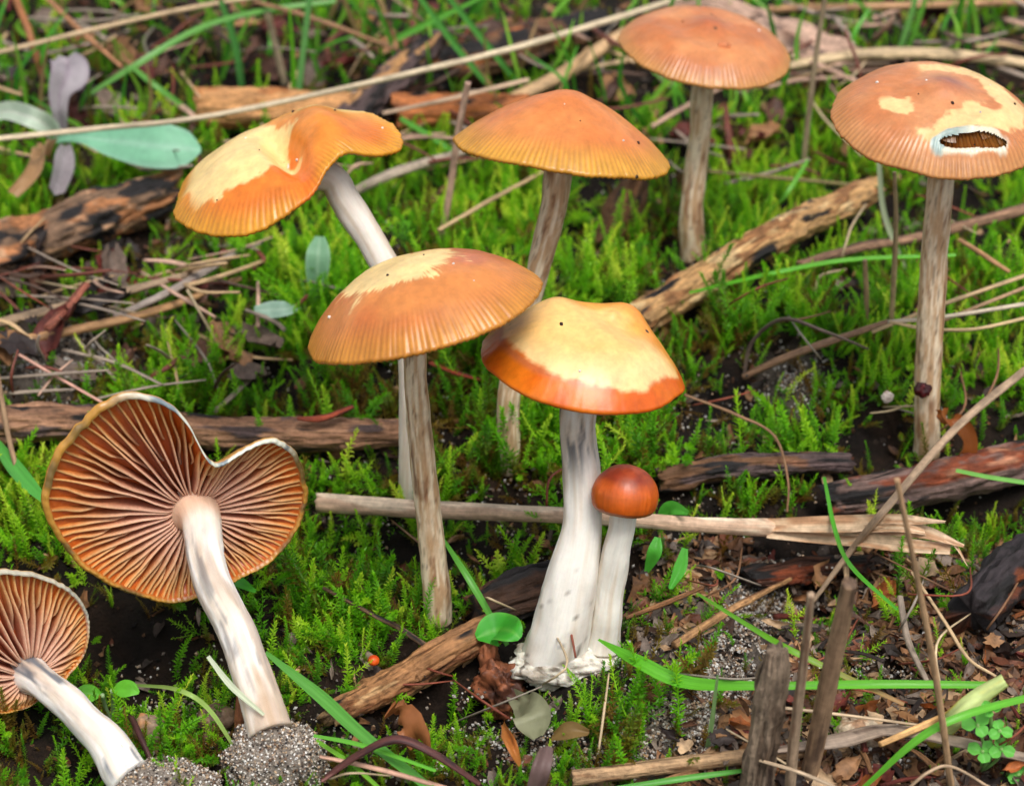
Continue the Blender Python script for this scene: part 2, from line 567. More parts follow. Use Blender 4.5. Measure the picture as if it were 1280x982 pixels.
def stem_white(seed, stain=.5, blue=.0, low_brown=0.0, tint=(232, 222, 208)):
    def f(tc, V):
        a = tc[:, 0] * 2 * math.pi / max(np.ptp(tc[:, 0]), 1e-6); l, t = tc[:, 1], tc[:, 2]
        n1 = fbm(np.cos(a) * 4, np.sin(a) * 4, l * .5, seed, 4)
        n2 = fbm(np.cos(a) * 1.1, np.sin(a) * 1.1, l * .7, seed + 5, 4)
        n3 = fbm(np.cos(a) * 2.6, np.sin(a) * 2.6, l * 1.1, seed + 11, 5)
        c = mixc(lin(*tint), lin(214, 192, 166), sstep(-.1, .5, n1) * .6)
        c = mixc(c, lin(158, 122, 92), sstep(.1, .5, n2 + low_brown * (t - .5)) * stain)
        return mixc(c, lin(74, 84, 98), sstep(.20, .50, n3) * blue)
    return f

def axis_for(C, roll, elev):
    v = nrm(CAM - C)
    up = nrm(np.array([0, 0, 1.0]) - v * v[2])
    rt = np.cross(up, v)                       # picture right
    if rt @ RT_ < 0: rt = -rt
    q = R_(roll)
    e = R_(elev)
    return nrm(v * math.sin(e) + (up * math.cos(q) - rt * math.sin(q)) * math.cos(e))

GILLC = lambda r, q, s: mixc(mixc(lin(160, 88, 36), lin(206, 140, 62), np.asarray(r)), lin(205, 165, 110), np.full(len(r), q ** 2 * .6))

def striate(c, th, r, n, a=.5, lo=.6, dark=(168, 100, 40)):
    s = sstep(lo, .95, r) * (.5 - .5 * np.cos(n * th + .8 * vn(th * 9, 0, 0, c)))
    return s * a

# colours of the cuticle
def col_cap5(x, y, r, th):
    n = fbm(x * 2.2, y * 2.2, 3.3, 40, 4)
    c = mixc(lin(205, 128, 66), lin(196, 112, 56), sstep(-.3, .4, n))
    c = mixc(c, lin(192, 112, 84), sstep(.1, .7, n + .6 * x) * sstep(.9, .6, r) * .6)
    c = mixc(c, lin(206, 140, 50), sstep(.78, 1, r + .04 * n) * .8)
    c = mixc(c, lin(140, 80, 34), striate(5, th, r, 120, .36, .68))
    m = sstep(.03, .085, .50 - np.hypot((x + .20) / 1.25, (y - .04) / .98) + .17 * fbm(x * 4, y * 4, 0, 41, 6) + .05 * vn(th * 40, r * 6, 0, 3))
    return mixc(c, lin(240, 208, 142), m * .95)

def col_cap2(x, y, r, th):
    n = fbm(x * 2, y * 2, 1.3, 42, 4)
    c = mixc(lin(216, 136, 72), lin(204, 118, 58), sstep(-.3, .4, n))
    c = mixc(c, lin(212, 156, 54), sstep(.72, 1, r + .05 * n) * .9)
    return mixc(c, lin(150, 92, 34), striate(2, th, r, 116, .42, .66))

def col_cap3(x, y, r, th):
    n = fbm(x * 2, y * 2, 2.3, 43, 4)
    c = mixc(lin(204, 134, 84), lin(190, 114, 66), sstep(-.3, .4, n))
    c = mixc(c, lin(168, 86, 52), np.exp(-((x / .22) ** 2 + ((y - .0) / .22) ** 2)) * .7)
    c = mixc(c, lin(206, 150, 84), sstep(.86, 1.02, r + .04 * n) * .8)
    return mixc(c, lin(136, 76, 34), striate(3, th, r, 104, .42, .74))

def col_cap4(x, y, r, th):
    n = fbm(x * 2, y * 2, 5.3, 44, 4)
    c = mixc(lin(210, 144, 96), lin(198, 124, 76), sstep(-.3, .4, n))
    c = mixc(c, lin(206, 146, 84), sstep(.82, 1.02, r + .04 * n) * .7)
    c = mixc(c, lin(140, 82, 40), striate(4, th, r, 112, .38, .80))
    rr = np.hypot(x - .08, (y + .02) * 1.05)
    ring = sstep(.02, .085, .17 - np.abs(rr - .56 - .06 * np.sin(th * 2 + .5)) - .03 + .22 * fbm(x * 4.2, y * 4.2, 0, 45, 6)) * sstep(-.75, -.3, np.cos(th - .1) + .5 * np.sin(th * 2) + .5 * vn(th * 2, 0, 0, 9))
    c = mixc(c, lin(238, 200, 140), ring * .9)
    c = mixc(c, lin(150, 92, 84), np.exp(-((x - .08) ** 2 + (y - .06) ** 2) / .03) * .75)
    hx, hy = x - .20, (y + .70 - .16 * (x - .2)) / .30
    e = np.hypot(hx, hy)
    halo = sstep(.46, .37, e + .10 * fbm(x * 6, y * 6, 0, 46, 3))
    c = mixc(c, lin(222, 216, 192), halo * .9)
    return mixc(c, lin(120, 152, 152), sstep(.1, .4, fbm(x * 5, y * 5, 0, 47, 3) + .2) * halo * sstep(.1, -.2, x - .20) * .8)

def col_cap6(x, y, r, th):
    n = fbm(x * 2, y * 2, 5.3, 50, 4)
    ed = sstep(-.022, .022, r - .868 + .04 * np.cos(th - 3.9) + .06 * fbm(x * 4, y * 4, 0, 51, 6))
    c = mixc(lin(240, 192, 118), lin(236, 164, 78), sstep(-.2, .5, n + .5 * y))
    c = mixc(c, lin(243, 204, 146), sstep(.45, .8, r + .2 * n) * sstep(.2, -.5, y) * .8)
    c = mixc(c, lin(226, 140, 50), np.maximum(sstep(.35, .7, x + .5 * y + .1 * n) * sstep(-.25, .1, y), sstep(.65, .9, y + .1 * n)) * .8)
    rim = mixc(lin(226, 116, 22), lin(208, 92, 16), sstep(-.3, .4, n))
    rim = mixc(rim, lin(178, 104, 74), sstep(.05, .0, np.abs(r - .84)) * .6)
    return mixc(c, rim, ed)

def col_cap7(x, y, r, th):
    n = fbm(x * 2, y * 2, 1.3, 52, 3)
    c = mixc(lin(158, 68, 36), lin(136, 50, 28), sstep(-.3, .4, n))
    return mixc(c, lin(196, 88, 20), sstep(.72, .98, r))

def col_cap1(x, y, r, th):
    n = fbm(x * 2, y * 2, 8.3, 54, 4)
    c = mixc(lin(228, 140, 50), lin(214, 116, 36), sstep(-.3, .5, n))
    c = mixc(c, lin(220, 158, 46), sstep(.8, 1, r) * .8)
    c = mixc(c, lin(160, 92, 30), striate(1, th, r, 110, .35, .7))
    c = mixc(c, lin(236, 176, 86), sstep(.0, .5, y - .1) * .6)
    m = sstep(.02, .07, .56 - np.hypot((x + .42) / 1.0, (y - .02) / 1.05) + .18 * fbm(x * 4.2, y * 4.2, 0, 55, 6))
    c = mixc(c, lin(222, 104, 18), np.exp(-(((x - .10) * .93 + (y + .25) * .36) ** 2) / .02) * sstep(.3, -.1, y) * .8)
    m = m * sstep(.93, .78, r + .06 * n)
    c = mixc(c, lin(243, 210, 142), m * .95)
    m2 = sstep(.0, .12, .25 - np.hypot((x - .42) / 1.5, (y - .52 - .25 * (x - .4)) / .75) + .12 * fbm(x * 4, y * 4, 0, 56, 5))
    c = mixc(c, lin(236, 202, 130), m2 * .9)
    return mixc(c, lin(150, 150, 100), m2 * sstep(.12, .0, np.hypot((x - .30) / 1.6, (y - .50) / .7)) * .8)

def conv(p, q=0.0):
    return lambda r: (1 - r ** p) + q * np.exp(-(r / .28) ** 2)

def shroom(label, base, capspec, colf, stem_px, scol, stem_dark=False, mat='cap', ngill=70, gd=.28, seed=0, smat='stem', **ck):
    """stem_px: (px, py, Y, half-width px) from cap to base"""
    root = empty('mushroom', base)
    tag(root, label, 'mushroom', 'wavy capped mushrooms growing in the moss')
    pts = [PY(a, b, y) for a, b, y, w in stem_px]
    rad = [px2cm(w, p) for (a, b, y, w), p in zip(stem_px, pts)]
    c = capspec
    cp = make_cap(c, root, colf, M[mat], **ck)
    if ngill: joined_gills(c, cp, ngill, gd, GILLC, .14)
    # run the stem up into the cap
    x, y, z = c.under(np.array([.02]), np.array([0.0]))
    tip = c.world(x, y, z)[0]
    make_stem(root, [tip] + pts, [rad[0]] + rad, scol, seed, mat=smat)
    return root, c

def cap_at(px, py, Y, Rpx, roll, elev, hr, prof, **k):
    C = PY(px, py, Y)
    R = px2cm(Rpx, C)
    return Cap(C, axis_for(C, roll, elev), R, hr * R, prof, **k)

def bY(px, py):
    return float(G(px, py)[1])

# front-left convex cap
y5 = bY(548, 775)
_, c5 = shroom('orange-brown mushroom with ribbed cap edge, buff top patch and tall slender fibrous stem', G(548, 775),
       cap_at(530, 388, y5 - .3, 149, 12.5, 17, .44, conv(2.7), Zt=[(180, -.05), (200, -.1), (230, -.03), (0, .03)], nstri=120, seed=5),
       col_cap5, [(520, 455, y5 - .2, 14), (523, 520, y5 - .1, 15), (534, 620, y5, 16), (541, 700, y5, 16.5), (549, 785, y5, 18)],
       stem_brown(5, .55), seed=5)
# middle convex cap
y2 = bY(640, 585)
_, c2 = shroom('orange mushroom with smooth bell-shaped cap and ribbed yellow edge behind the two front caps', G(640, 585),
       cap_at(703, 187, y2 + .6, 137, -7, 9, .56, lambda r: (1 - r ** 1.75) * .94 + .06 * np.exp(-(r / .2) ** 2), Zt=[(270, -.02), (180, -.02)], nstri=116, seed=2),
       col_cap2, [(696, 215, y2 + .5, 17), (690, 262, y2 + .4, 16), (675, 330, y2 + .2, 15), (652, 420, y2 + .1, 14.5), (636, 500, y2, 14), (638, 592, y2, 14)],
       stem_brown(2, .5), seed=12)
# far brown cap
y3 = bY(866, 318)
_, c3 = shroom('brown mushroom with nearly flat cap in front of the broad pale bark strip', G(866, 318),
       cap_at(881, 60, y3 + .3, 107, -8, 24, .33, lambda r: (1 - r ** 3.4) * .9 + .13 * np.exp(-(r / .16) ** 2) - .10 * np.exp(-((r - .35) / .18) ** 2), nstri=104, seed=3),
       col_cap3, [(877, 115, y3 + .3, 13.5), (871, 190, y3 + .2, 14), (866, 260, y3, 15), (866, 325, y3, 16)],
       stem_brown(3, .42), seed=13)
# right cap with the hole
y4 = bY(1160, 565)
_, c4 = shroom('brown mushroom with broad flat cap torn by a pale-rimmed hole showing gills', G(1160, 565),
       cap_at(1171, 152, y4 + .3, 130, -5, 29, .43, lambda r: (1 - r ** 3.0) * .9 + .10 * np.exp(-(r / .2) ** 2) - .10 * np.exp(-((r - .36) / .2) ** 2), nstri=112, seed=4, thick=.05, extra=lambda x, y: .022 * np.exp(-((np.hypot((x - .20) / .33, (y + .70 - .16 * (x - .2)) / .10) - 1.15) / .3) ** 2)),
       col_cap4, [(1176, 215, y4 + .3, 16), (1170, 300, y4 + .2, 16.5), (1165, 390, y4, 17), (1160, 470, y4, 17), (1158, 572, y4, 16)],
       stem_brown(4, .4), seed=14, hole=(.20, -.70, .34, .070, .16), ngill=120, nth=640, nr=64)
# front-centre pale cap
y6 = bY(700, 835)
def stem6_col(tc, V):
    base = stem_white(6, .35, .0, .0, (236, 230, 220))(tc, V)
    a = tc[:, 0] * 2 * math.pi / max(np.ptp(tc[:, 0]), 1e-6); l, t = tc[:, 1], tc[:, 2]
    n1 = fbm(np.cos(a) * 2.6, np.sin(a) * 2.6, l * 1.0, 61, 5)
    top = sstep(.48, .18, t)
    base = mixc(base, lin(190, 158, 122), top * sstep(-.6, .2, n1) * .85)
    base = mixc(base, lin(66, 74, 84), sstep(-.08, .28, n1) * sstep(.5, .3, t) * sstep(.02, .14, t) * .9)
    n2 = vn(np.cos(a) * 9, np.sin(a) * 9, l * 8, 62)
    return mixc(base, lin(70, 58, 44), sstep(.62, .8, n2) * sstep(.6, .85, t) * .8)

root6, c6 = shroom('pale yellow mushroom with glossy orange rim and thick white stem flaring at its base', G(695, 835),
       cap_at(729, 456, y6 + 1.5, 129, -9.5, 23, .50, lambda r: (1 - r ** 2.7) + .03 * np.exp(-((r - .0) / .25) ** 2),
              Zt=[(0, -.02), (30, .04), (60, .14), (90, .05), (300, .0), (330, .05), (180, 0.03), (240, -.02)], Rt=[(0, 1), (30, .93), (60, .95), (90, 1), (180, 1), (270, 1)],
              extra=lambda x, y: .13 * np.exp(-((x - .42) ** 2 + (y - .40) ** 2) / .07) - .05 * np.exp(-((x - .30) ** 2 + (y + .05) ** 2) / .04)
              + .045 * np.exp(-((x - .22) ** 2 + (y - .12) ** 2) / .004) + .09 * np.exp(-((x + .35) ** 2 + (y - .25) ** 2) / .06) - .05 * np.exp(-((x + .05) ** 2 + (y + .45) ** 2) / .03), stri=0, nstri=90, seed=6, ragged=.003),
       col_cap6, [(723, 520, y6 + 1.3, 24), (729, 590, y6 + .9, 23.5), (727, 650, y6 + .6, 26), (716, 715, y6 + .3, 32), (703, 780, y6 + .1, 36), (692, 825, y6, 42)],
       stem6_col, seed=6, smat='stem_white')

def lump(C, rx, ry, rz, seed, rough=.3, n=36, freq=1.6):
    """closed uneven blob"""
    u = np.linspace(0, math.pi, n); v = np.linspace(0, 2 * math.pi, n * 2, endpoint=False)
    A, B = np.meshgrid(u, v, indexing='ij')
    d = np.stack([np.sin(A) * np.cos(B), np.sin(A) * np.sin(B), np.cos(A)], -1)
    k = 1 + rough * fbm(d[..., 0] * freq + seed, d[..., 1] * freq, d[..., 2] * freq, seed, 5)
    V = np.asarray(C) + d * k[..., None] * np.array([rx, ry, rz])
    m = n * 2
    i, j = np.meshgrid(np.arange(n - 1), np.arange(m), indexing='ij')
    a = i * m + j; b = i * m + (j + 1) % m
    return V.reshape(-1, 3), np.stack([a, a + m, b + m, b], -1).reshape(-1, 4).tolist(), d.reshape(-1, 3)

# woolly base of the two joined stems
bc = PY(708, 828, y6 - .05)
V, f, d = lump(bc, .88, .5, .36, 4, .30, 60, 2.6)
n = fbm(V[:, 0] * 2, V[:, 1] * 2, V[:, 2] * 2, 66, 4)
cc = mixc(lin(228, 220, 206), lin(226, 186, 146), sstep(0, .4, n) * sstep(.2, -.3, d[:, 2]))
n2 = vn(V[:, 0] * 11, V[:, 1] * 11, V[:, 2] * 11, 67)
cc = mixc(cc, lin(74, 60, 46), sstep(.30, .6, n2) * .8)
cc = mixc(cc, lin(120, 96, 72), sstep(.1, .5, fbm(V[:, 0] * 3, V[:, 1] * 3, V[:, 2] * 3, 68, 4)) * .55)
build('woolly_base', V, f, M['flesh'], root6, col=cc)
OBST.append((np.array([bc, bc + [0.1, 0, 0]]), np.array([.75, .75]), True))

# button mushroom
y7 = y6 + .05
shroom('small round reddish-brown button mushroom on a white stem leaning from the woolly base', G(755, 800),
       cap_at(781, 621, y7 + .25, 41.5, -4, 14, .98, lambda r: np.sqrt(np.maximum(0, 1 - (r * .985) ** 2.15)), stri=0, seed=7, thick=.3),
       col_cap7, [(777, 655, y7 + .25, 17), (771, 700, y7 + .18, 18), (762, 750, y7 + .1, 18.5), (752, 812, y7, 22)],
       stem_white(7, .3, .08, 0, (236, 230, 218)), mat='baby', ngill=0, seed=7, smat='stem_white', nth=160, nr=40, lip=.26, lips=((1.0, .3), (.985, .6), (.94, .95), (.84, 1.2)))

# folded cap on a curved stem
y1 = bY(508, 628)
_, c1 = shroom('yellow-orange mushroom with folded wavy cap, pale top patch and thick curving white stem', G(508, 628),
       cap_at(360, 219, y1 + .9, 150, 14, 23, .36, conv(2.6),
              Rt=[(0, 1.0), (45, .95), (90, 1.0), (135, 1.0), (180, .98), (225, .98), (252, .96), (272, .90), (290, .79), (307, .71), (325, .72), (345, .88)],
              Zt=[(0, .04), (325, .20), (305, .22), (285, .10), (258, -.02), (225, .0), (180, .0), (135, .02), (90, .06), (40, .14)],
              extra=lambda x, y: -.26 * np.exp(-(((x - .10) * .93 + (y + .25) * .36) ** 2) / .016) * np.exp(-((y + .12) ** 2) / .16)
              + .13 * np.exp(-(((x - .42) * .9 + (y - .05) * .3) ** 2) / .03 - ((y + .0) ** 2) / .4), nstri=110, seed=1),
       col_cap1, [(412, 222, y1 + .8, 19), (430, 250, y1 + .7, 19), (460, 296, y1 + .5, 18.5), (486, 345, y1 + .3, 18), (506, 415, y1 + .1, 15), (511, 500, y1, 13), (509, 635, y1, 12)],
       stem_white(1, .25, .0, .3, (238, 228, 216)), seed=11, smat='stem_white')

# ---- two mushrooms lying with the gills towards us
def gill_shroom(label, C, n_under, R, outline, stem_pts, stem_rad, scol, seed, n_full, notch=None, rough_c=None, lipcol=None):
    root = empty('mushroom', stem_pts[-1])
    tag(root, label, 'mushroom', 'picked mushrooms lying with gills showing')
    c = Cap(C, -np.asarray(n_under), R, .30 * R, lambda r: 1 - r ** 2.4, nstri=100, stri=.008, thick=.10, seed=seed)
    th_s, r_s = [], []
    for (a, b) in outline:
        d = ray(a, b)
        t = ((C - CAM) @ c.ez) / (d @ c.ez)
        q = CAM + d * t - C
        th_s.append(math.degrees(math.atan2(q @ c.ey, q @ c.ex)) % 360); r_s.append(np.linalg.norm(q))
    tb = list(zip(th_s, r_s))
    c.Rt = lambda th: table(tb, th) * (1 + .006 * vn(th * 12, 0, 0, seed))
    nth = None
    if notch is not None:
        d = ray(*notch); t = ((C - CAM) @ c.ez) / (d @ c.ez); q = CAM + d * t - C
        nth = math.atan2(q @ c.ey, q @ c.ex)
        dd = lambda th: np.abs((th - nth + math.pi) % (2 * math.pi) - math.pi)
        c.Zt = lambda th: -.16 * np.exp(-(dd(th) / .40) ** 2) + .06 * np.sin(th * 3 + seed)
    else:
        c.Zt = lambda th: .05 * np.sin(th * 3 + seed)
    def rimcol(th):
        base = np.repeat(lin(188, 138, 60)[None], len(th), 0)
        base = mixc(base, lin(120, 96, 52), sstep(0, .5, vn(th * 6, 0, 0, seed)))
        if nth is not None:
            s = sstep(.85, .5, np.abs((th - nth - .12 + math.pi) % (2 * math.pi) - math.pi))
            base = mixc(base, mixc(lin(214, 214, 198), lin(126, 140, 146), sstep(-.2, .5, vn(th * 14, 0, 0, 3))), s)
        else:
            s = sstep(.0, .5, np.sin(th + 3.4 + seed * 0))
            base = mixc(base, lin(188, 190, 178), s * .8)
        return base
    topc = lambda x, y, r, th: mixc(mixc(lin(206, 118, 40), lin(196, 140, 56), sstep(.7, 1, r)), lin(150, 96, 40), striate(1, th, r, 100, .3, .7))
    uc = lambda r: lin(150, 58, 32) * (1 - r) + lin(190, 90, 24) * r
    cp = make_cap(c, root, topc, M['cap'], nth=360, nr=26, under_col=uc, rimcol=rimcol, lip=.10, lips=((1.01, .1), (1.018, .5), (1.012, .9), (.995, 1.2), (.975, 1.3)), nskin=2)
    def cf(r, q, s):
        side = mixc(lin(160, 78, 50), lin(204, 110, 38), sstep(.35, 1, r))
        edge = mixc(lin(222, 172, 146), lin(212, 158, 96), sstep(.3, 1, r))
        v = .92 + .12 * math.sin(s * 91)
        return mixc(side, edge, np.full(len(r), q ** 2.2)) * v
    for k in range(n_full * 2):
        th = 2 * math.pi * (k + .25 * math.sin(k * 12.9)) / (n_full * 2)
        if k % 2 == 0: r0, dp = float(.27 * seed / 8 * (1 if seed == 8 else .7) / c.rad(np.array([th]))[0]), .27
        elif k % 4 == 1: r0, dp = .40, .18
        else: r0, dp = .58, .14
        V, f, cc = gill_blade(c, th, r0, .972, dp, cf, k * .61 + seed, nseg=11, wav=.030)
        build('gill', V, f, M['gill'], cp, col=cc)
    x, y, z = c.under(np.array([.02]), np.array([0.0]))
    tip = c.world(x, y, z)[0]
    make_stem(root, [tip, tip + np.asarray(n_under) * .45] + stem_pts[1:], [stem_rad[0] * 1.35, stem_rad[0] * 1.03] + stem_rad[1:], scol, seed, mat='stem_white')
    return root, c

SANDV, SANDF, SANDC = [], [], []
OCT = np.array([[1, 0, 0], [-1, 0, 0], [0, 1, 0], [0, -1, 0], [0, 0, 1], [0, 0, -1]], float)
OCF = np.array([[0, 2, 4], [2, 1, 4], [1, 3, 4], [3, 0, 4], [2, 0, 5], [1, 2, 5], [3, 1, 5], [0, 3, 5]])
SANDPAL = np.array([lin(214, 206, 194), lin(176, 164, 150), lin(140, 126, 112), lin(96, 82, 72), lin(52, 46, 44), lin(190, 160, 128), lin(120, 92, 72), lin(230, 226, 220)])

def grains(points, size, dark=1.0, pal=None):
    n = len(points)
    s = size * RNG.uniform(.55, 1.35, n)
    q = RNG.normal(size=(n, 3, 3))
    e1 = nrm(q[:, 0]); e2 = nrm(np.cross(e1, q[:, 1])); e3 = np.cross(e1, e2)
    Rm = np.stack([e1, e2, e3], 1)
    sc = RNG.uniform(.7, 1.2, (n, 1, 3))
    V = (OCT[None] * sc) @ Rm * s[:, None, None] + points[:, None, :]
    f = (OCF[None] + (np.arange(n) * 6)[:, None, None]).reshape(-1, 3)
    pal = SANDPAL if pal is None else pal
    c = pal[RNG.integers(0, len(pal), n)] * dark
    return V.reshape(-1, 3), f.tolist(), np.repeat(c, 6, 0)

def sandball(parent, C, rx, ry, rz, seed, n=9000):
    V, f, d = lump(C, rx, ry, rz, seed, .30, 30, 1.7)
    o = build('soil_clod', V, f, M['soil'], parent, col=np.repeat(lin(156, 144, 132)[None], len(V), 0))
    idx = RNG.integers(0, len(V), n * 2)
    w = np.sin(np.arccos(np.clip(d[idx, 2], -1, 1)))
    idx = idx[RNG.random(len(idx)) < w][:n]
    P = V[idx] + RNG.normal(size=(len(idx), 3)) * .02
    gv, gf, gc = grains(P, .021)
    tag(build('sand_grains', gv, gf, M['sand'], o, col=gc, smooth=False), kind='stuff')

def screen_dir(C, dx, dy):
    v = nrm(CAM - C)
    up = nrm(np.array([0, 0, 1.0]) - v * v[2])
    rt = -np.cross(v, up)
    if rt @ RT_ < 0: rt = -rt
    return nrm(rt * dx - up * dy), v

C8 = PY(248, 652, 28.4)
sdv, vv = screen_dir(C8, .35, .94)
n8 = nrm(vv * math.sin(R_(58)) + sdv * math.cos(R_(58)))
out8 = [(248, 566), (242, 543), (228, 513), (200, 496), (168, 490), (130, 503), (97, 535), (66, 575), (55, 612), (60, 645), (80, 678), (118, 712),
        (165, 737), (210, 751), (250, 742), (300, 713), (345, 690), (372, 655), (382, 618), (375, 580), (356, 553), (330, 543), (300, 556), (270, 572)]
sp8 = [(234, 628, 28.35), (258, 705, 27.6), (290, 785, 26.7), (318, 850, 25.9), (338, 915, 25.3)]
P8 = [PY(*q) for q in sp8]

def stem8_col(tc, V):
    c = stem_white(8, .55, .55, .9, (246, 241, 234))(tc, V)
    c = mixc(c, lin(240, 226, 210), sstep(.30, .15, tc[:, 2]) * .85)
    c = mixc(c, lin(214, 150, 100), sstep(.16, .08, tc[:, 2]) * .6)
    return mixc(c, lin(196, 160, 122), sstep(.62, .9, tc[:, 2]) * .35)

root8, c8 = gill_shroom('large upturned mushroom showing brown gills, kidney-shaped cap and long white stem', C8, n8, 2.0, out8, P8,
                        [px2cm(w, p) for w, p in zip((25.5, 24, 23.5, 25, 28), P8)], stem8_col, 8, 50, notch=(258, 570))
sandball(root8, PY(343, 955, 25.25), .74, .62, .66, 3)

C9 = PY(42, 846, 26.5)
sdv, vv = screen_dir(C9, .7, .7)
n9 = nrm(vv * math.sin(R_(60)) + sdv * math.cos(R_(60)))
out9 = [(-10, 713), (30, 714), (62, 723), (94, 745), (110, 780), (104, 815), (80, 842), (50, 868), (15, 885), (-20, 885), (-65, 870), (-95, 825), (-98, 775), (-60, 727)]
sp9 = [(36, 838, 26.45), (85, 880, 25.8), (128, 920, 25.2), (162, 972, 24.6)]
P9 = [PY(*q) for q in sp9]
root9, c9 = gill_shroom('smaller upturned mushroom with orange gills and bluish stained stem beside the large gilled one', C9, n9, 1.35, out9, P9,
                        [px2cm(w, p) for w, p in zip((20, 21, 22.5, 27), P9)], stem_white(9, .45, .85, .2, (236, 230, 224)), 9, 46)
sandball(root9, PY(205, 990, 24.55), .85, .55, .38, 5, 8000)

# ------------------------------------------------------------------ sticks, bark and straw
TAN, PINKTAN, GREYTAN = lin(190, 142, 92), lin(196, 156, 130), lin(168, 150, 128)
BROWN, RED, CHAR, PURPLE = lin(112, 78, 52), lin(128, 62, 34), lin(34, 30, 30), lin(92, 74, 72)
ORANGE = lin(186, 112, 62)
STRAW, PALE, DRED = lin(196, 168, 132), lin(214, 194, 162), lin(92, 40, 30)

def patchwork(cols, seed, scale=1.0, hard=.18):
    """colour by patches elongated along the stick: cols = [(colour, threshold), ...] painted over the first"""
    def f(tc, V):
        a = tc[:, 0] * 2 * math.pi / max(np.ptp(tc[:, 0]), 1e-6); l = tc[:, 1]
        c = np.repeat(np.asarray(cols[0][0])[None], len(V), 0)
        for k, (q, thr) in enumerate(cols[1:]):
            n = fbm(np.cos(a) * 1.4 * scale, np.sin(a) * 1.4 * scale, l * .9 * scale, seed + 13 * k, 5)
            c = mixc(c, q, sstep(thr, thr + hard, n))
        return c * np.clip(1 + .20 * fbm(np.cos(a) * 4, np.sin(a) * 4, l * 1.2, seed + 77, 3) + .35 * fbm(np.cos(a) * 9, np.sin(a) * 9, l * 4, seed + 78, 3), .25, 1.7)[:, None]
    return f

def lay(spec):
    """(px, py, height above ground[, half width px]) -> points"""
    return np.array([G(q[0], q[1], q[2]) for q in spec])

def stick(name, label, cat, spec, wid, colf, seed, rough=.16, crack=.12, ragged=.25, squash=1.0, nseg=36, n=None, mat='wood', group=None,
          pts=None, reg=True, freq=1.0):
    P0 = lay(spec) if pts is None else np.asarray(pts)
    w = np.interp(np.linspace(0, 1, len(P0)), np.linspace(0, 1, len(wid)), wid)
    rad = np.array([px2cm(x / 2, p) for x, p in zip(w, P0)])
    L = np.linalg.norm(np.diff(P0, axis=0), axis=1).sum()
    n = n or int(np.clip(L / max(rad.mean(), .03) * 3, 24, 120))
    big = mat == 'wood' and nseg >= 30
    if big: nseg, n = 64, min(220, n * 2)
    P = spline(np.c_[P0, rad], n)
    V, f, tc = tube(P[:, :3], np.maximum(P[:, 3], .008), nseg, rough=rough, crack=crack, seed=seed, ragged=ragged * rad.mean(), squash=squash, freq=freq, fine=.16 if big else 0)
    o = build(name, V, f, M[mat], col=colf(tc, V), tc=tc)
    tag(o, label, cat, group)
    if reg: OBST.append((P[:, :3], P[:, 3], True))
    return o

stick('charred_stick', 'charred black and orange stick lying below the flat mint-green leaf', 'stick', [(-60, 338, .5), (60, 296, .6), (150, 262, .7), (222, 234, .7)], (82, 70, 62, 46),
      patchwork([(lin(124, 96, 74), 0), (lin(172, 114, 72), .05), (CHAR, .0), (lin(196, 152, 116), .36)], 101, 1.5, .1), 101, .22, .22, .6)
stick('debarked_stick', 'smooth tan debarked stick with blunt end behind the folded mushroom cap', 'stick', [(243, 134, 1.1), (320, 136, 1.1), (440, 140, 1.1)], (46, 50, 46),
      patchwork([(lin(206, 150, 96), 0), (lin(176, 112, 62), .25)], 102), 102, .10, .06, .3)
stick('bark_stick', 'dark charred stick slanting up behind the folded mushroom cap', 'stick', [(425, 160, .8), (480, 110, 1.4), (540, 52, 1.6)], (46, 42, 26),
      patchwork([(PURPLE, 0), (CHAR, .05), (TAN, .22)], 103), 103, .22, .2, .8)
stick('debarked_stick', 'orange-tan stick lying behind the bell-shaped mushroom cap', 'stick', [(492, 142, 1.0), (560, 136, 1.0), (660, 134, 1.0)], (44, 40, 30),
      patchwork([(ORANGE, 0), (lin(140, 84, 48), .2), (CHAR, .45)], 104), 104, .16, .15, .5)
stick('charred_stick', 'blackened log with brown streaks lying behind the long arched straw', 'stick', [(545, 95, .6), (620, 70, .8), (760, 30, .8)], (52, 56, 40),
      patchwork([(CHAR, 0), (BROWN, .1), (ORANGE, .42)], 105), 105, .25, .22, .6)
stick('broken_stick', 'tan stick flecked with black slanting up behind the pale front cap', 'stick', [(795, 402, .5), (880, 350, .7), (960, 300, .8), (1090, 238, .8)], (46, 46, 42, 34),
      patchwork([(lin(196, 152, 100), 0), (lin(150, 104, 64), .12), (CHAR, .30), (lin(214, 180, 130), .4)], 106, 1.3, .08), 106, .16, .16, .5)
stick('bark_chip', 'short upright bark piece in moss behind the bell-capped mushroom stem', 'bark', None, (42, 44, 34),
      patchwork([(lin(150, 104, 68), 0), (BROWN, .0), (CHAR, .35)], 107), 107, .22, .2, .8, pts=[PY(762, 305, bY(762, 305)), PY(778, 265, bY(762, 305) + .2), PY(797, 226, bY(762, 305) + .6)])
stick('fallen_branch', 'brown branch lying behind the large kidney-shaped gilled cap', 'branch', [(-40, 532, .5), (130, 528, .6), (260, 540, .6), (390, 543, .6), (505, 540, .5)], (50, 46, 42, 40, 34),
      patchwork([(lin(146, 106, 80), 0), (lin(172, 128, 98), .1), (CHAR, .28), (PURPLE, .3)], 108), 108, .17, .18, .5)
stick('bark_strip', 'thin curved reddish bark strip lying on the brown branch', 'bark', [(372, 523, 1.05), (405, 522, 1.15), (442, 508, 1.25)], (8, 13, 9),
      patchwork([(lin(150, 66, 40), 0), (DRED, .2)], 109), 109, .12, .1, .3, .5, 14, reg=False)
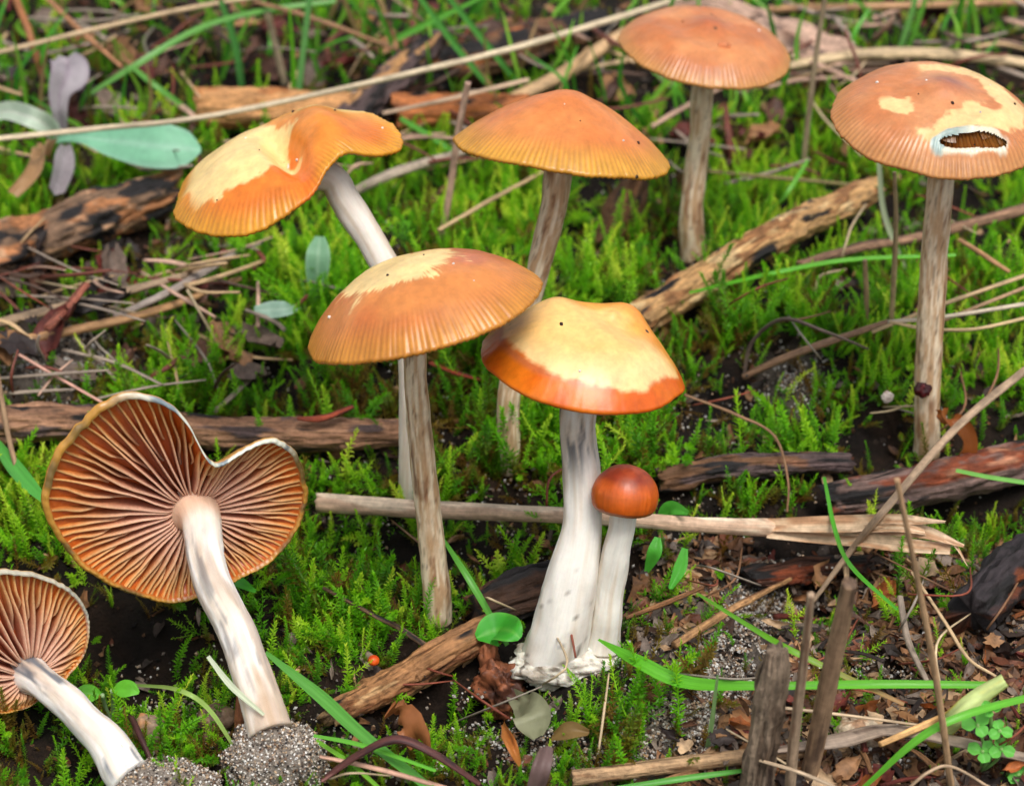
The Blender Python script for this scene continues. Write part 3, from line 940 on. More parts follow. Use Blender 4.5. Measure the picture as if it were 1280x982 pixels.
stick('bark_strip', 'thin reddish bark strip in moss between the two front stems', 'bark', [(538, 453, .9), (570, 466, .9), (608, 476, .7)], (6, 9, 6),
      patchwork([(lin(160, 66, 40), 0), (DRED, .2)], 110), 110, .12, .1, .3, .5, 14, reg=False)
stick('fallen_branch', 'dark mossy branch end lying beside the reddish-grey weathered branch', 'branch', [(825, 600, .3), (930, 582, .45), (1065, 578, .4)], (30, 32, 26),
      patchwork([(PURPLE, 0), (BROWN, .05), (CHAR, .2), (lin(150, 104, 78), .4)], 111), 111, .22, .2, .6)
stick('fallen_branch', 'reddish-grey weathered branch lying in front of the torn-cap mushroom stem', 'branch', [(1035, 628, .5), (1130, 612, .6), (1300, 572, .7)], (46, 56, 52),
      patchwork([(lin(120, 96, 88), 0), (RED, .12), (CHAR, .2), (lin(176, 120, 90), .42)], 112), 112, .2, .22, .6)
stick('bark_piece', 'dark red-brown bark piece lying under the splintered straw end', 'bark', [(935, 722, .3), (1000, 712, .35), (1085, 705, .3)], (40, 48, 34),
      patchwork([(lin(84, 52, 38), 0), (RED, .1), (CHAR, .15)], 113), 113, .25, .2, .6, .5)
stick('charcoal_lump', 'black charred wood lump with rusty broken face near the splintered straw', 'charcoal', [(1212, 765, .6), (1250, 728, .7), (1300, 690, .7)], (56, 66, 56),
      patchwork([(CHAR, 0), (lin(52, 44, 46), .1), (lin(130, 66, 34), .38)], 114), 114, .3, .25, .8)
stick('rotten_stick', 'crumbling tan rotten wood stick in moss before the slender fibrous stem', 'stick', [(415, 893, .35), (500, 850, .45), (560, 815, .5), (612, 785, .5)], (30, 44, 44, 36),
      patchwork([(lin(170, 122, 80), 0), (lin(128, 82, 50), .08), (CHAR, .36), (lin(206, 164, 116), .3)], 115), 115, .24, .24, .8)
stick('rotten_stick', 'dark brown decayed wood left of the thick white flaring stem', 'stick', [(590, 762, .35), (650, 742, .45), (720, 716, .4)], (40, 60, 44),
      patchwork([(lin(74, 50, 36), 0), (CHAR, .0), (lin(118, 76, 48), .25)], 116), 116, .28, .25, .8)
stick('twig', 'thin dark twig poking through moss above the tan rotten wood', 'twig', [(405, 735, .7), (470, 770, .8), (500, 785, .9), (546, 816, .8)], (5, 6, 7, 8),
      patchwork([(lin(112, 86, 66), 0), (CHAR, .25)], 117), 117, .1, .05, .2, 1, 12)
# upright broken stalks in the foreground
def upright(spec, Y0):
    return [PY(a, b, Y0 + d) for a, b, d in spec]
yA = 24.2
stick('broken_stalk', 'thick grey-brown broken stalk standing up in the litter', 'stalk', None, (44, 40, 38, 40, 26), patchwork([(lin(160, 138, 116), 0), (lin(122, 102, 84), .05), (lin(80, 64, 54), .35)], 118), 118, .18, .14, 1.0,
      pts=upright([(938, 1040, 0), (947, 975, -.1), (956, 905, -.2), (968, 845, -.35), (971, 812, -.4)], yA))
stick('broken_stalk', 'thin straight pale broken stalk standing between two thicker stalks', 'stalk', None, (14, 14, 12, 10), patchwork([(lin(172, 146, 120), 0), (lin(132, 104, 82), .15)], 119), 119, .06, .04, .2, 1, 14, mat='straw',
      pts=upright([(984, 1030, 0), (992, 930, -.3), (1003, 840, -.6), (1014, 742, -.9)], 24.0))
stick('broken_stalk', 'medium brown broken stalk leaning beside the thin pale stalk', 'stalk', None, (22, 24, 24, 20), patchwork([(lin(158, 128, 100), 0), (lin(104, 82, 66), .1)], 120), 120, .10, .08, .4, 1, 18, mat='straw',
      pts=upright([(1008, 985, 0), (1030, 880, -.3), (1046, 805, -.5), (1062, 728, -.8)], bY(1012, 965) - .2))
stick('twig', 'tan twig with dark flecks lying across the gritty litter', 'twig', [(715, 972, .35), (830, 958, .4), (930, 945, .45), (1010, 938, .5)], (20, 21, 20, 16),
      patchwork([(lin(186, 150, 112), 0), (lin(150, 112, 78), .2), (CHAR, .5)], 121, 2.0, .08), 121, .08, .08, .3, 1, 20)
stick('flat_stalk', 'flat grey-brown dead stem lying behind the leaning brown stalk', 'stalk', [(965, 938, .55), (1050, 925, .7), (1110, 912, .8), (1190, 925, .6), (1290, 948, .5)], (10, 26, 22, 20, 16),
      patchwork([(lin(158, 138, 120), 0), (lin(116, 96, 82), .1)], 122), 122, .1, .1, .3, .4, 18, mat='straw')
stick('curved_stalk', 'dark purple arched dead stalk beside the sandy root clod', 'stalk', [(402, 975, .5), (450, 942, .9), (495, 924, 1.15), (540, 940, .9), (600, 980, .5)], (10, 13, 14, 12, 8),
      patchwork([(lin(88, 50, 46), 0), (lin(58, 34, 36), .1), (lin(136, 92, 84), .4)], 123), 123, .08, .1, .2, .6, 14, mat='straw')

# the long hollow straw with its splintered end
straw_root = empty('split_straw', G(397, 628, .6))
tag(straw_root, 'long pale hollow straw lying behind both front stems, one end splintered', 'straw')
sp = [(397, 628, .85), (520, 636, .95), (660, 642, 1.0), (760, 647, 1.0), (880, 656, 1.0), (985, 660, 1.0)]
P0 = lay(sp); rad = np.array([px2cm(w / 2, p) for w, p in zip((25, 23, 21, 20, 20, 25), P0)])
P = spline(np.c_[P0, rad], 110)
V, f, tc = tube(P[:, :3], P[:, 3], 22, rough=.05, crack=.06, seed=130, ragged=.06)
sc_ = patchwork([(lin(206, 172, 144), 0), (lin(228, 204, 176), .0), (lin(150, 110, 88), .3)], 130, .8)
build('stalk', V, f, M['straw'], straw_root, col=sc_(tc, V), tc=tc)
OBST.append((P[:, :3], P[:, 3], True))
for k, (spx, ww) in enumerate([
        ([(960, 656, 1.05), (1060, 655, 1.25), (1120, 650, 1.4), (1182, 652, 1.5)], (16, 22, 16, 3)),
        ([(960, 664, .95), (1050, 672, 1.0), (1120, 680, 1.0), (1188, 686, 1.0)], (18, 20, 18, 14)),
        ([(1000, 662, 1.0), (1080, 660, 1.15), (1150, 664, 1.2), (1205, 682, 1.1)], (16, 22, 18, 4)),
        ([(1060, 662, 1.05), (1130, 660, 1.3), (1185, 675, 1.2), (1210, 708, 1.0)], (10, 10, 6, 2))]):
    P0 = lay(spx); w = np.array([px2cm(x, p) for x, p in zip(ww, P0)])
    P = spline(np.c_[P0, w], 40)
    V, f, tc = ribbon(P[:, :3], P[:, 3], (0, -.75, .65), .18, 5, 0, .05, k)
    build('splinter', V, f, M['straw'], straw_root, col=patchwork([(lin(214, 184, 150), 0), (lin(184, 140, 104), .1)], 131 + k)(tc, V), tc=tc)

stick('twig', 'tan bent twig lying above the gritty patch by the button mushroom', 'twig', [(843, 806, .45), (900, 770, .6), (945, 745, .7), (988, 724, .7)], (11, 11, 9, 6),
      patchwork([(lin(184, 138, 92), 0), (lin(140, 96, 62), .2)], 140), 140, .1, .1, .3, 1, 12)
stick('twig', 'thin brown twig leading from the button mushroom stem into moss', 'twig', [(782, 772, .4), (830, 754, .5), (878, 734, .6)], (5, 7, 5),
      patchwork([(lin(150, 104, 66), 0), (BROWN, .2)], 141), 141, .1, .1, .3, 1, 10)
for k, (lb, spx, ww, cc) in enumerate([
        ('long grey-brown dead stem, upper of those lying below the charred stick', [(-20, 408, .6), (118, 374, .8), (256, 338, .9)], (15, 16, 10), lin(150, 126, 100)),
        ('tan dead stem, lowest of those lying below the charred stick', [(-20, 434, .6), (128, 405, .75), (208, 384, .8), (300, 348, .8)], (14, 16, 13, 8), lin(164, 124, 84)),
        ('short reddish twig lying across the dead stems below the charred stick', [(60, 410, 1.0), (84, 384, 1.2), (108, 355, 1.3)], (13, 12, 11), lin(158, 92, 72)),
        ('grey split stem lying in moss between the dead stems and folded cap', [(143, 396, .8), (221, 360, 1.0), (304, 310, 1.0)], (10, 13, 12), lin(146, 132, 122)),
        ('grey straw lying behind the curving white stem of the folded cap', [(432, 245, .9), (500, 214, 1.0), (600, 184, 1.0)], (14, 18, 12), lin(162, 146, 128)),
        ('flat tan dead blade slanting behind the flat brown cap', [(640, 124, 1.0), (705, 92, 1.3), (782, 38, 1.4)], (20, 24, 14), lin(196, 160, 118)),
        ('pale tan straw lying under the broad pinkish bark strip', [(975, 84, 1.0), (1080, 68, 1.1), (1180, 68, 1.0), (1300, 82, .8)], (14, 20, 20, 18), lin(196, 170, 132)),
        ('dull brown twig lying behind the torn-cap mushroom stem', [(1000, 330, .7), (1080, 308, .8), (1150, 296, .9), (1300, 256, .9)], (12, 17, 17, 20), lin(142, 108, 84)),
        ('thin olive twig lying level behind the torn-cap and flat-cap stems', [(882, 214, 1.0), (990, 224, 1.1), (1098, 234, 1.0)], (6, 7, 6), lin(132, 120, 74)),
        ('dark slender twig lying along the back edge behind the bark strip', [(960, 12, 1.0), (1100, 8, 1.1), (1300, 2, 1.0)], (14, 14, 12), lin(178, 136, 98)),
        ('thin brown straw crossing under the pale straw behind the flat cap', [(975, 96, .8), (1060, 82, .9), (1110, 78, .9)], (12, 10, 8), lin(112, 92, 72)),
        ('light straw running behind the flat brown cap stem', [(700, 92, .9), (760, 80, 1.0), (860, 66, 1.0)], (7, 8, 7), lin(206, 176, 134)),
        ('brown stem lying in moss in front of the slanting black-flecked stick', [(930, 470, .5), (1000, 440, .6), (1110, 402, .8)], (12, 14, 10), lin(136, 104, 80))]):
    stick('dead_stalk' if 'twig' not in lb else 'twig', lb, 'stalk' if 'twig' not in lb else 'twig', spx, ww,
          patchwork([(cc, 0), (cc * .7, .05), (cc * 1.25, .2)], 150 + k), 150 + k, .10, .10, .4, .7, 16, mat='straw' if k not in (2, 7) else 'wood')
# broad pale bark strip along the back
P0 = lay([(838, 2, 1.0), (900, 8, 1.1), (970, 34, 1.2), (1060, 66, 1.1), (1140, 78, .9)])
w = np.array([px2cm(x, p) for x, p in zip((34, 52, 62, 44, 18), P0)])
P = spline(np.c_[P0, w], 60)
V, f, tc = ribbon(P[:, :3], P[:, 3], (0, -.55, .85), -.14, 12, 0, .14, 4)
V2, f2, tc2 = ribbon(P[:, :3] + [0, .08, -.1], P[:, 3] * .98, (0, -.55, .85), -.14, 12, 0, .14, 4)
tag(build('bark_strip', np.r_[V, V2], f + [[q + len(V) for q in g] for g in f2], M['wood'], col=patchwork([(lin(196, 160, 138), 0), (lin(160, 122, 102), .1), (lin(104, 86, 78), .4)], 170)(np.r_[tc, tc2], np.r_[V, V2]), tc=np.r_[tc, tc2]),
    'broad pale pinkish bark strip lying across the back', 'bark')
OBST.append((P[:, :3], P[:, 3] / 2, True))

# thin straws
for k, (lb, spx, ww, cc) in enumerate([
        ('long pale straw arching over the mint-green leaf and tan stick', [(-30, 176, 2.3), (120, 161, 2.6), (245, 148, 2.8), (400, 117, 2.9), (520, 90, 2.8), (640, 61, 2.5), (740, 32, 2.0), (850, -2, 1.6)], (9, 9, 9, 9, 10, 10, 10, 9), PALE),
        ('long pale straw crossing the grass behind the mint-green leaf', [(-20, 70, 2.2), (130, 34, 2.4), (250, 8, 2.4), (340, -6, 2.2)], (8, 8, 8, 7), STRAW),
        ('brown straw slanting down behind the pale withered leaf', [(55, -6, 2.6), (100, 38, 2.2), (152, 84, 1.4)], (8, 8, 6), lin(164, 116, 80)),
        ('orange-brown straw near the reddish stems behind the withered leaf', [(18, -6, 2.4), (36, 40, 1.8), (52, 92, 1.0)], (9, 10, 8), lin(150, 96, 58)),
        ('brown straw slanting down towards the dark charred stick', [(318, 2, 2.6), (400, 26, 2.2), (498, 63, 1.2)], (7, 8, 6), lin(142, 106, 74)),
        ('thin straw running from the folded cap tip towards the bell cap', [(478, 142, 1.6), (560, 124, 1.8), (660, 100, 1.7)], (6, 7, 7), lin(196, 166, 138)),
        ('dark brown wide bent straw leaning over the reddish-grey branch', [(1300, 448, 2.6), (1200, 530, 2.3), (1110, 632, 1.6), (1062, 690, 1.0), (1016, 752, .4)], (12, 12, 11, 9, 6), lin(166, 140, 114)),
        ('dark thin curled stem looping through moss behind the pale cap', [(930, 470, .5), (940, 428, 1.3), (978, 399, 1.9), (1030, 414, 1.7), (1085, 436, 1.0)], (5, 5, 6, 6, 4), lin(108, 92, 82)),
        ('thin brown root running from the pale cap down through moss', [(855, 493, 1.4), (920, 518, 1.2), (968, 545, 1.0), (985, 600, .6), (984, 640, .3)], (4, 5, 4, 4, 3), lin(132, 98, 68)),
        ('upper pale straw crossing the torn-cap mushroom stem', [(1110, 402, 1.6), (1180, 396, 1.8), (1300, 377, 1.9)], (6, 7, 7), lin(200, 184, 160)),
        ('lower curved pale straw crossing the torn-cap mushroom stem', [(1112, 402, 1.6), (1160, 411, 1.8), (1220, 411, 1.9), (1300, 393, 1.9)], (5, 6, 6, 6), lin(206, 178, 132)),
        ('tan straw rising right behind the torn-cap mushroom stem', [(1090, 415, 1.0), (1180, 380, 1.5), (1300, 338, 1.8)], (6, 7, 7), lin(184, 156, 116)),
        ('brown straw rising steeply right behind the torn-cap stem', [(1180, 400, 1.2), (1240, 376, 1.5), (1300, 352, 1.6)], (6, 6, 6), lin(164, 132, 100)),
        ('thin brown stem bent beside the large gilled cap', [(-4, 462, 1.2), (14, 560, 1.2), (40, 640, .5)], (6, 7, 5), lin(140, 112, 84)),
        ('thin pinkish stem lying over the gritty patch above the gilled cap', [(24, 443, 1.2), (70, 470, 1.2), (128, 503, 1.1)], (4, 5, 4), lin(196, 148, 130)),
        ('very thin straw standing in moss above the notched gilled cap', [(234, 362, 1.6), (252, 394, 1.2), (272, 430, .6)], (4, 4, 3), lin(166, 148, 116)),
        ('tan straw lying across the moss between the folded and bell caps', [(548, 288, 1.0), (610, 252, 1.2), (680, 214, 1.3)], (6, 7, 6), lin(176, 148, 108)),
        ('thin tan straw lying beneath the green grass blade in the litter', [(960, 882, 1.0), (1060, 894, 1.0), (1150, 906, .9)], (5, 5, 4), lin(196, 170, 138)),
        ('orange-tan dead stem lying towards the pale green shoot', [(1100, 930, 1.0), (1160, 904, 1.1), (1200, 888, 1.1), (1260, 880, 1.0)], (9, 11, 10, 8), lin(206, 160, 104)),
        ('thin dead root curling below the flat grey-brown stem', [(1130, 990, .8), (1160, 965, 1.1), (1190, 958, 1.1), (1240, 985, .7)], (5, 5, 5, 4), lin(178, 150, 120)),
        ('pinkish thin straw on the ground beside the sandy root clod', [(400, 945, .6), (470, 960, .6), (560, 985, .6)], (6, 8, 7), lin(206, 160, 136)),
        ('thin stem slanting across rusty leaves in front of the charcoal lump', [(1140, 715, 1.0), (1180, 775, 1.0), (1210, 822, 1.0), (1245, 845, .8)], (4, 5, 5, 4), lin(196, 166, 126)),
        ('grey stem lying among dead leaves below the dark bark piece', [(1125, 745, .9), (1135, 800, 1.0), (1158, 850, 1.0)], (8, 9, 7), lin(148, 132, 116)),
        ('dead straw slanting down from the flat tan blade behind the bell cap', [(735, 60, 2.0), (720, 80, 1.8), (690, 130, .9)], (5, 5, 4), lin(188, 150, 104)),
        ('short tan straw lying at the foot of the torn-cap mushroom stem', [(1200, 300, 1.4), (1228, 318, 1.4), (1262, 340, 1.2)], (7, 8, 6), lin(176, 130, 88)),
        ('thin bottom straw crossing in front of the broken stalks', [(950, 950, 1.2), (1000, 965, 1.2), (1060, 990, 1.1)], (5, 6, 5), lin(196, 170, 140))]):
    stick('straw', lb, 'straw', spx, ww, patchwork([(cc, 0), (cc * .75, .1), (np.minimum(cc * 1.2, .8), .2)], 180 + k, .7), 180 + k, .06, .05, .3, .75, 10, mat='straw', reg=False)

def standing(name, lb, cat, spec, base, ww, cc, k, group=None):
    Y0 = bY(*base)
    stick(name, lb, cat, None, ww, patchwork([(cc, 0), (cc * .72, .1)], 220 + k, .7), 220 + k, .06, .04, .2, .8, 10, mat='straw', reg=False,
          pts=[PY(a, b, Y0 + d) for a, b, d in spec], group=group)
standing('straw', 'pinkish upright straw standing between the folded cap and bell cap', 'straw', [(550, 312, 0), (562, 240, -.2), (572, 170, -.4), (585, 103, -.6)], (550, 312), (8, 9, 9, 8), lin(206, 166, 146), 1)
standing('straw', 'thin upright straw standing right of the flat brown cap', 'straw', [(1002, 225, 0), (1010, 150, -.2), (1020, 70, -.5), (1032, -6, -.8)], (1002, 225), (7, 7, 7, 6), lin(182, 158, 130), 2)
standing('straw', 'thin upright straw standing left of the torn-cap mushroom stem', 'straw', [(1113, 428, 0), (1117, 350, -.2), (1120, 280, -.4), (1118, 215, -.5)], (1113, 428), (6, 7, 6, 5), lin(180, 154, 118), 3)
standing('straw', 'short upright straw stub in moss left of the torn-cap stem', 'straw', [(1082, 425, 0), (1083, 370, -.1), (1081, 325, -.2)], (1082, 425), (6, 7, 6), lin(166, 138, 104), 4)
standing('straw', 'tall thin tan straw bending in front of the splintered straw end', 'straw', [(1190, 990, 0), (1172, 860, -.4), (1150, 740, -.8), (1121, 598, -1.2)], (1190, 990), (9, 9, 8, 7), lin(200, 162, 122), 5)
standing('straw', 'pale upright straw in the grass behind the tan debarked stick', 'straw', [(355, 105, 0), (345, 60, -.1), (333, 12, -.3)], (355, 105), (9, 9, 8), lin(190, 170, 140), 6)

# ------------------------------------------------------------------ green blades, leaves and seedlings
GREEN, LGREEN, YGREEN, DGREEN = lin(104, 190, 60), lin(130, 200, 94), lin(164, 208, 70), lin(62, 136, 40)

def blade(lb, P0, ww, cc, k, face=(0, -.6, .8), fold=.16, twist=0.0, tip=None, group=None, name='grass_blade'):
    w = np.interp(np.linspace(0, 1, len(P0)), np.linspace(0, 1, len(ww)), ww)
    w = np.array([px2cm(x, p) for x, p in zip(w, P0)])
    P = spline(np.c_[P0, w], 36)
    V, f, tc = ribbon(P[:, :3], np.maximum(P[:, 3], .004), face, fold, 4, twist)
    c = np.repeat(np.asarray(cc)[None], len(V), 0)
    if tip is not None: c = mixc(c, tip, sstep(.55, 1, tc[:, 2]))
    o = build(name, V, f, M['grass'], col=c, tc=tc)
    return tag(o, lb, 'grass', group)

for k, (lb, spx, ww, cc, tip) in enumerate([
        ('broad bright green grass blade lying from the woolly base across the gritty litter', [(748, 799, 1.1), (800, 828, 1.0), (858, 853, .9), (960, 857, 1.2), (1100, 855, 1.4), (1236, 856, 1.2)], (3, 17, 17, 11, 11, 9), lin(104, 190, 44), None),
        ('broad green grass blade slanting from the gilled mushroom stem past its sandy clod', [(332, 815, 1.4), (400, 870, 1.0), (455, 920, .8), (550, 995, .6)], (5, 16, 15, 11), lin(96, 168, 66), None),
        ('short broad green blade touching the left edge of the large gilled cap', [(-12, 545, .8), (28, 596, 1.2), (64, 634, 1.5)], (10, 20, 5), lin(92, 180, 70), None),
        ('narrow green blade leaning onto the small round leaf', [(553, 672, 1.6), (590, 730, 1.2), (634, 806, .8)], (4, 9, 6), lin(96, 170, 60), None),
        ('thin arched green blade crossing moss towards the torn-cap stem', [(862, 366, .9), (960, 343, 1.4), (1060, 325, 1.6), (1195, 319, 1.4)], (4, 6, 6, 4), lin(104, 190, 40), None),
        ('long green blade slanting across straw behind the mint-green leaf', [(106, 122, 1.2), (170, 82, 2.0), (250, 36, 2.4), (330, 14, 2.4), (420, 2, 2.2)], (6, 9, 9, 8, 6), lin(110, 170, 80), None),
        ('green blade turning brown over litter beside the gritty patch', [(872, 742, .8), (960, 797, 1.2), (1020, 828, 1.4), (1130, 880, 1.2)], (4, 8, 8, 5), lin(112, 184, 40), lin(176, 136, 90)),
        ('thin green blade curving down past the splintered straw', [(1030, 596, 1.8), (1044, 664, 1.6), (1064, 708, 1.4), (1122, 762, 1.0)], (4, 6, 6, 4), lin(84, 170, 44), None),
        ('bright green blade curving up beside the pale green shoot', [(1078, 985, .7), (1150, 922, 1.2), (1210, 892, 1.5), (1300, 868, 1.4)], (5, 10, 10, 9), lin(110, 194, 56), None),
        ('green blade lying just below the flecked tan twig', [(770, 985, .4), (860, 972, .5), (950, 960, .5)], (6, 8, 4), lin(90, 170, 60), None),
        ('light green blade lying on the reddish-grey weathered branch', [(1195, 588, 1.4), (1240, 597, 1.4), (1300, 606, 1.3)], (5, 6, 6), lin(130, 200, 90), None),
        ('thin bright blade lying beside the dark purple arched stalk', [(392, 919, .8), (455, 932, .8), (545, 963, .7)], (4, 6, 4), lin(110, 190, 60), None),
        ('thin yellow-green blade running under the dark purple arched stalk', [(395, 925, .5), (440, 955, .5), (480, 990, .5)], (5, 6, 5), lin(130, 196, 60), None),
        ('pale curved blade arching above the pebbles between the gilled stems', [(168, 856, .8), (222, 862, 1.1), (260, 885, 1.0), (296, 938, .5)], (4, 6, 6, 4), lin(168, 200, 104), None),
        ('white-green blade leaning against the base of the large gilled stem', [(260, 820, 1.9), (290, 858, 1.7), (330, 893, 1.3)], (5, 8, 4), lin(208, 218, 186), None),
        ('green blade lying behind the tilted tan stick and folded cap', [(500, 148, 1.4), (540, 172, 1.2), (570, 192, .8)], (7, 8, 5), lin(96, 170, 60), None),
        ('green blade slanting down to the tan debarked stick end', [(165, 84, 2.0), (200, 112, 1.6), (242, 142, 1.0)], (6, 8, 5), lin(96, 160, 60), None),
        ('short slanted blade in moss left of the torn-cap stem', [(1010, 200, 1.6), (985, 240, 1.2), (965, 262, .6)], (4, 6, 4), lin(110, 180, 60), None)]):
    blade(lb, lay(spx), ww, cc, k, tip=tip)

def standing_blade(lb, spec, base, ww, cc, group=None, face=(0, -1, .25)):
    Y0 = bY(*base)
    return blade(lb, np.array([PY(a, b, Y0 + d) for a, b, d in spec]), ww, cc, 0, face=face, group=group)
standing_blade('tall pale green blade standing in front of the tan debarked stick', [(367, 165, 0), (376, 90, -.3), (388, -10, -.8)], (367, 165), (8, 8, 7), lin(126, 196, 110))
standing_blade('thin bright green blade beside the tall pale blade at the tan stick', [(364, 162, 0), (367, 90, -.2), (362, 12, -.5)], (364, 162), (5, 6, 3), lin(110, 190, 40))
standing_blade('green blade crossing the arched straw above the bell cap', [(624, 122, 0), (572, 60, -.4), (520, -10, -.9)], (624, 122), (6, 8, 6), lin(104, 186, 84))
standing_blade('second green blade crossing the arched straw above the bell cap', [(655, 112, 0), (604, 50, -.4), (556, -10, -.9)], (655, 112), (6, 8, 6), lin(104, 186, 84))
standing_blade('short green blade slanting up over the dark charred stick', [(496, 48, -.6), (545, 24, -.8), (600, -2, -1.0)], (500, 110), (8, 8, 4), lin(110, 190, 70))
standing_blade('left one of two green blades rising behind the torn cap', [(1115, 90, 0), (1132, 40, -.2), (1147, -10, -.4)], (1115, 90), (7, 8, 6), lin(130, 196, 100))
standing_blade('right one of two green blades rising behind the torn cap', [(1124, 92, .1), (1143, 40, -.1), (1160, -10, -.3)], (1120, 92), (6, 7, 5), lin(120, 190, 70))
standing_blade('green blade standing behind the long crossing straw above the folded cap', [(303, 112, 0), (294, 55, -.2), (276, 0, -.5)], (303, 112), (8, 9, 6), lin(104, 180, 90))
standing_blade('pale thin blade standing left of the torn-cap stem', [(1138, 345, 0), (1106, 270, -.2), (1098, 196, -.5)], (1138, 345), (6, 7, 6), lin(196, 206, 170))
standing_blade('thin pale green blade standing in the gritty patch', [(884, 935, 0), (890, 900, -.1), (897, 843, -.3)], (884, 935), (6, 6, 3), lin(150, 190, 120))
standing_blade('small grass blade beside the bluish stained gilled stem', [(72, 850, 0), (80, 815, -.1), (88, 770, -.3)], (72, 870), (5, 6, 3), lin(120, 190, 60))

# grass growing thinly along the back
k = 0
while k < 150:
    a, b = random.uniform(-40, 1320), random.uniform(20, 190)
    if b > 110 and (200 < a < 520 or a > 1000): continue
    Y0 = bY(a, b)
    hgt = random.uniform(40, 130); dx = random.gauss(0, 28); bend = random.gauss(0, 16)
    g = random.random()
    cc = mixc(mixc(DGREEN, GREEN, min(1, g * 1.6)), YGREEN, max(0, g - .5) * 1.4)
    wd = 'dark green' if g < .35 else ('bright green' if g < .7 else 'yellow-green')
    if random.random() < .12: cc, wd = lin(170, 140, 96), 'dry tan'
    standing_blade('narrow %s grass blade in the loose grass behind the mushrooms' % wd, [(a, b, 0), (a + dx * .5 + bend, b - hgt * .55, -.3), (a + dx, b - hgt, random.uniform(-1.2, .2))],
                   (a, b), (random.uniform(3, 6), random.uniform(4, 7), 1.5), cc, 'loose grass behind the mushrooms', (random.gauss(0, .4), -1, .3))
    k += 1

def leaf(P0, ww, face, cc, name, parent=None, cup=.1, rib=None, nw=8, wav=.04, seed=0, label=None, cat='leaf'):
    w = np.array([px2cm(x, p) for x, p in zip(ww, P0)])
    P = spline(np.c_[P0, w], 30)
    V, f, tc = ribbon(P[:, :3], np.maximum(P[:, 3], .006), face, cup, nw, 0, wav, seed)
    u = np.abs(tc[:, 0]) / np.maximum(np.repeat(np.maximum(P[:, 3], .006), nw + 1), 1e-6) * 2
    c = np.repeat(np.asarray(cc)[None], len(V), 0)
    if rib is not None: c = mixc(c, rib, sstep(.16, .02, u) * .6); c = mixc(c, rib, sstep(.85, 1, u) * .5)
    o = build(name, V, f, M['leaf'], parent, col=c, tc=tc)
    if label: tag(o, label, cat)
    return o

MINT = lin(140, 204, 166)
leaf(lay([(62, 176, 1.2), (100, 172, 1.5), (140, 176, 1.7), (190, 182, 1.8), (232, 186, 1.7), (251, 188, 1.6)]), (7, 14, 40, 58, 46, 6), (0, -.8, .6), MINT, 'leaf', rib=lin(176, 220, 196), label='large flat mint-green oval leaf lying under the arched straw', cup=.07)
leaf(lay([(70, 172, 1.0), (62, 160, 1.4), (40, 148, 1.8), (10, 140, 1.6), (-20, 148, 1.2)]), (10, 22, 26, 24, 16), (0, -.8, .6), lin(196, 212, 190), 'leaf', rib=lin(226, 226, 214), label='whitish curled leaf beside the large mint-green leaf', cup=.25)
leaf(lay([(78, 168, .8), (74, 120, 1.6), (84, 92, 2.0), (84, 68, 2.2)]), (12, 26, 50, 20), (.2, -1, .2), lin(176, 166, 172), 'withered_leaf', rib=lin(140, 120, 136), label='pale grey-lavender withered leaf behind the arched straw', cup=.3, wav=.2)
leaf(lay([(70, 240, .8), (78, 210, 1.2), (82, 180, 1.6)]), (20, 26, 12), (.2, -1, .2), lin(160, 150, 154), 'withered_leaf', label='grey withered leaf hanging below the mint-green leaf stalk', cup=.3, wav=.1)
leaf(lay([(16, 245, 1.0), (42, 215, 1.4), (62, 182, 1.3)]), (16, 20, 26), (0, -1, .4), lin(172, 132, 92), 'withered_leaf', label='crumpled tan dead leaf under the whitish curled leaf', cup=.35, wav=.22, seed=5)
leaf(lay([(396, 372, .6), (396, 350, 1.0), (398, 320, 1.5), (400, 297, 1.8)]), (10, 24, 30, 12), (0, -1, .3), lin(122, 166, 130), 'leaf', rib=lin(160, 192, 160), label='small upright grey-green leaf under the folded mushroom cap', cup=.12)
leaf(lay([(378, 383, .8), (360, 386, 1.1), (338, 388, 1.3), (318, 388, 1.3)]), (6, 18, 22, 10), (0, -.7, .7), lin(160, 194, 172), 'leaf', rib=lin(190, 214, 194), label='small pale leaf lying flat beside the upright grey-green leaf', cup=.1)
stick('reddish_stalk', 'short dark red stem at the small grey-green leaves', 'stalk', [(366, 408, .6), (370, 385, 1.0), (384, 370, 1.0)], (5, 6, 5), patchwork([(lin(110, 52, 44), 0), (DRED, .2)], 240), 240, .05, .03, .1, 1, 10, mat='straw', reg=False)
leaf(lay([(596, 796, .9), (610, 790, 1.1), (625, 787, 1.2), (640, 790, 1.2), (650, 798, 1.1)]), (10, 38, 44, 36, 8), (0, -.6, .8), lin(64, 168, 44), 'round_leaf', rib=lin(110, 190, 70), label='small round bright green leaf beside the woolly white base', cup=.08)
leaf(lay([(286, 722, 1.4), (300, 728, 1.5), (320, 740, 1.5)]), (4, 14, 4), (0, -.6, .8), lin(84, 184, 50), 'leaf', label='tiny pointed green leaf peeking out behind the large gilled stem', cup=.1)
leaf(lay([(645, 872, .5), (662, 888, .8), (668, 905, .7), (672, 922, .5)]), (16, 46, 42, 14), (0, -.8, .6), lin(150, 150, 118), 'withered_leaf', label='thin greyish leaf scrap below the woolly white base', cup=.2, wav=.15, seed=3)
leaf(lay([(690, 920, .4), (712, 912, .6), (735, 915, .6)]), (8, 22, 8), (0, -.8, .6), lin(136, 108, 64), 'withered_leaf', label='small olive-brown leaf scrap beside the thin greyish one', cup=.2, wav=.1, seed=4)
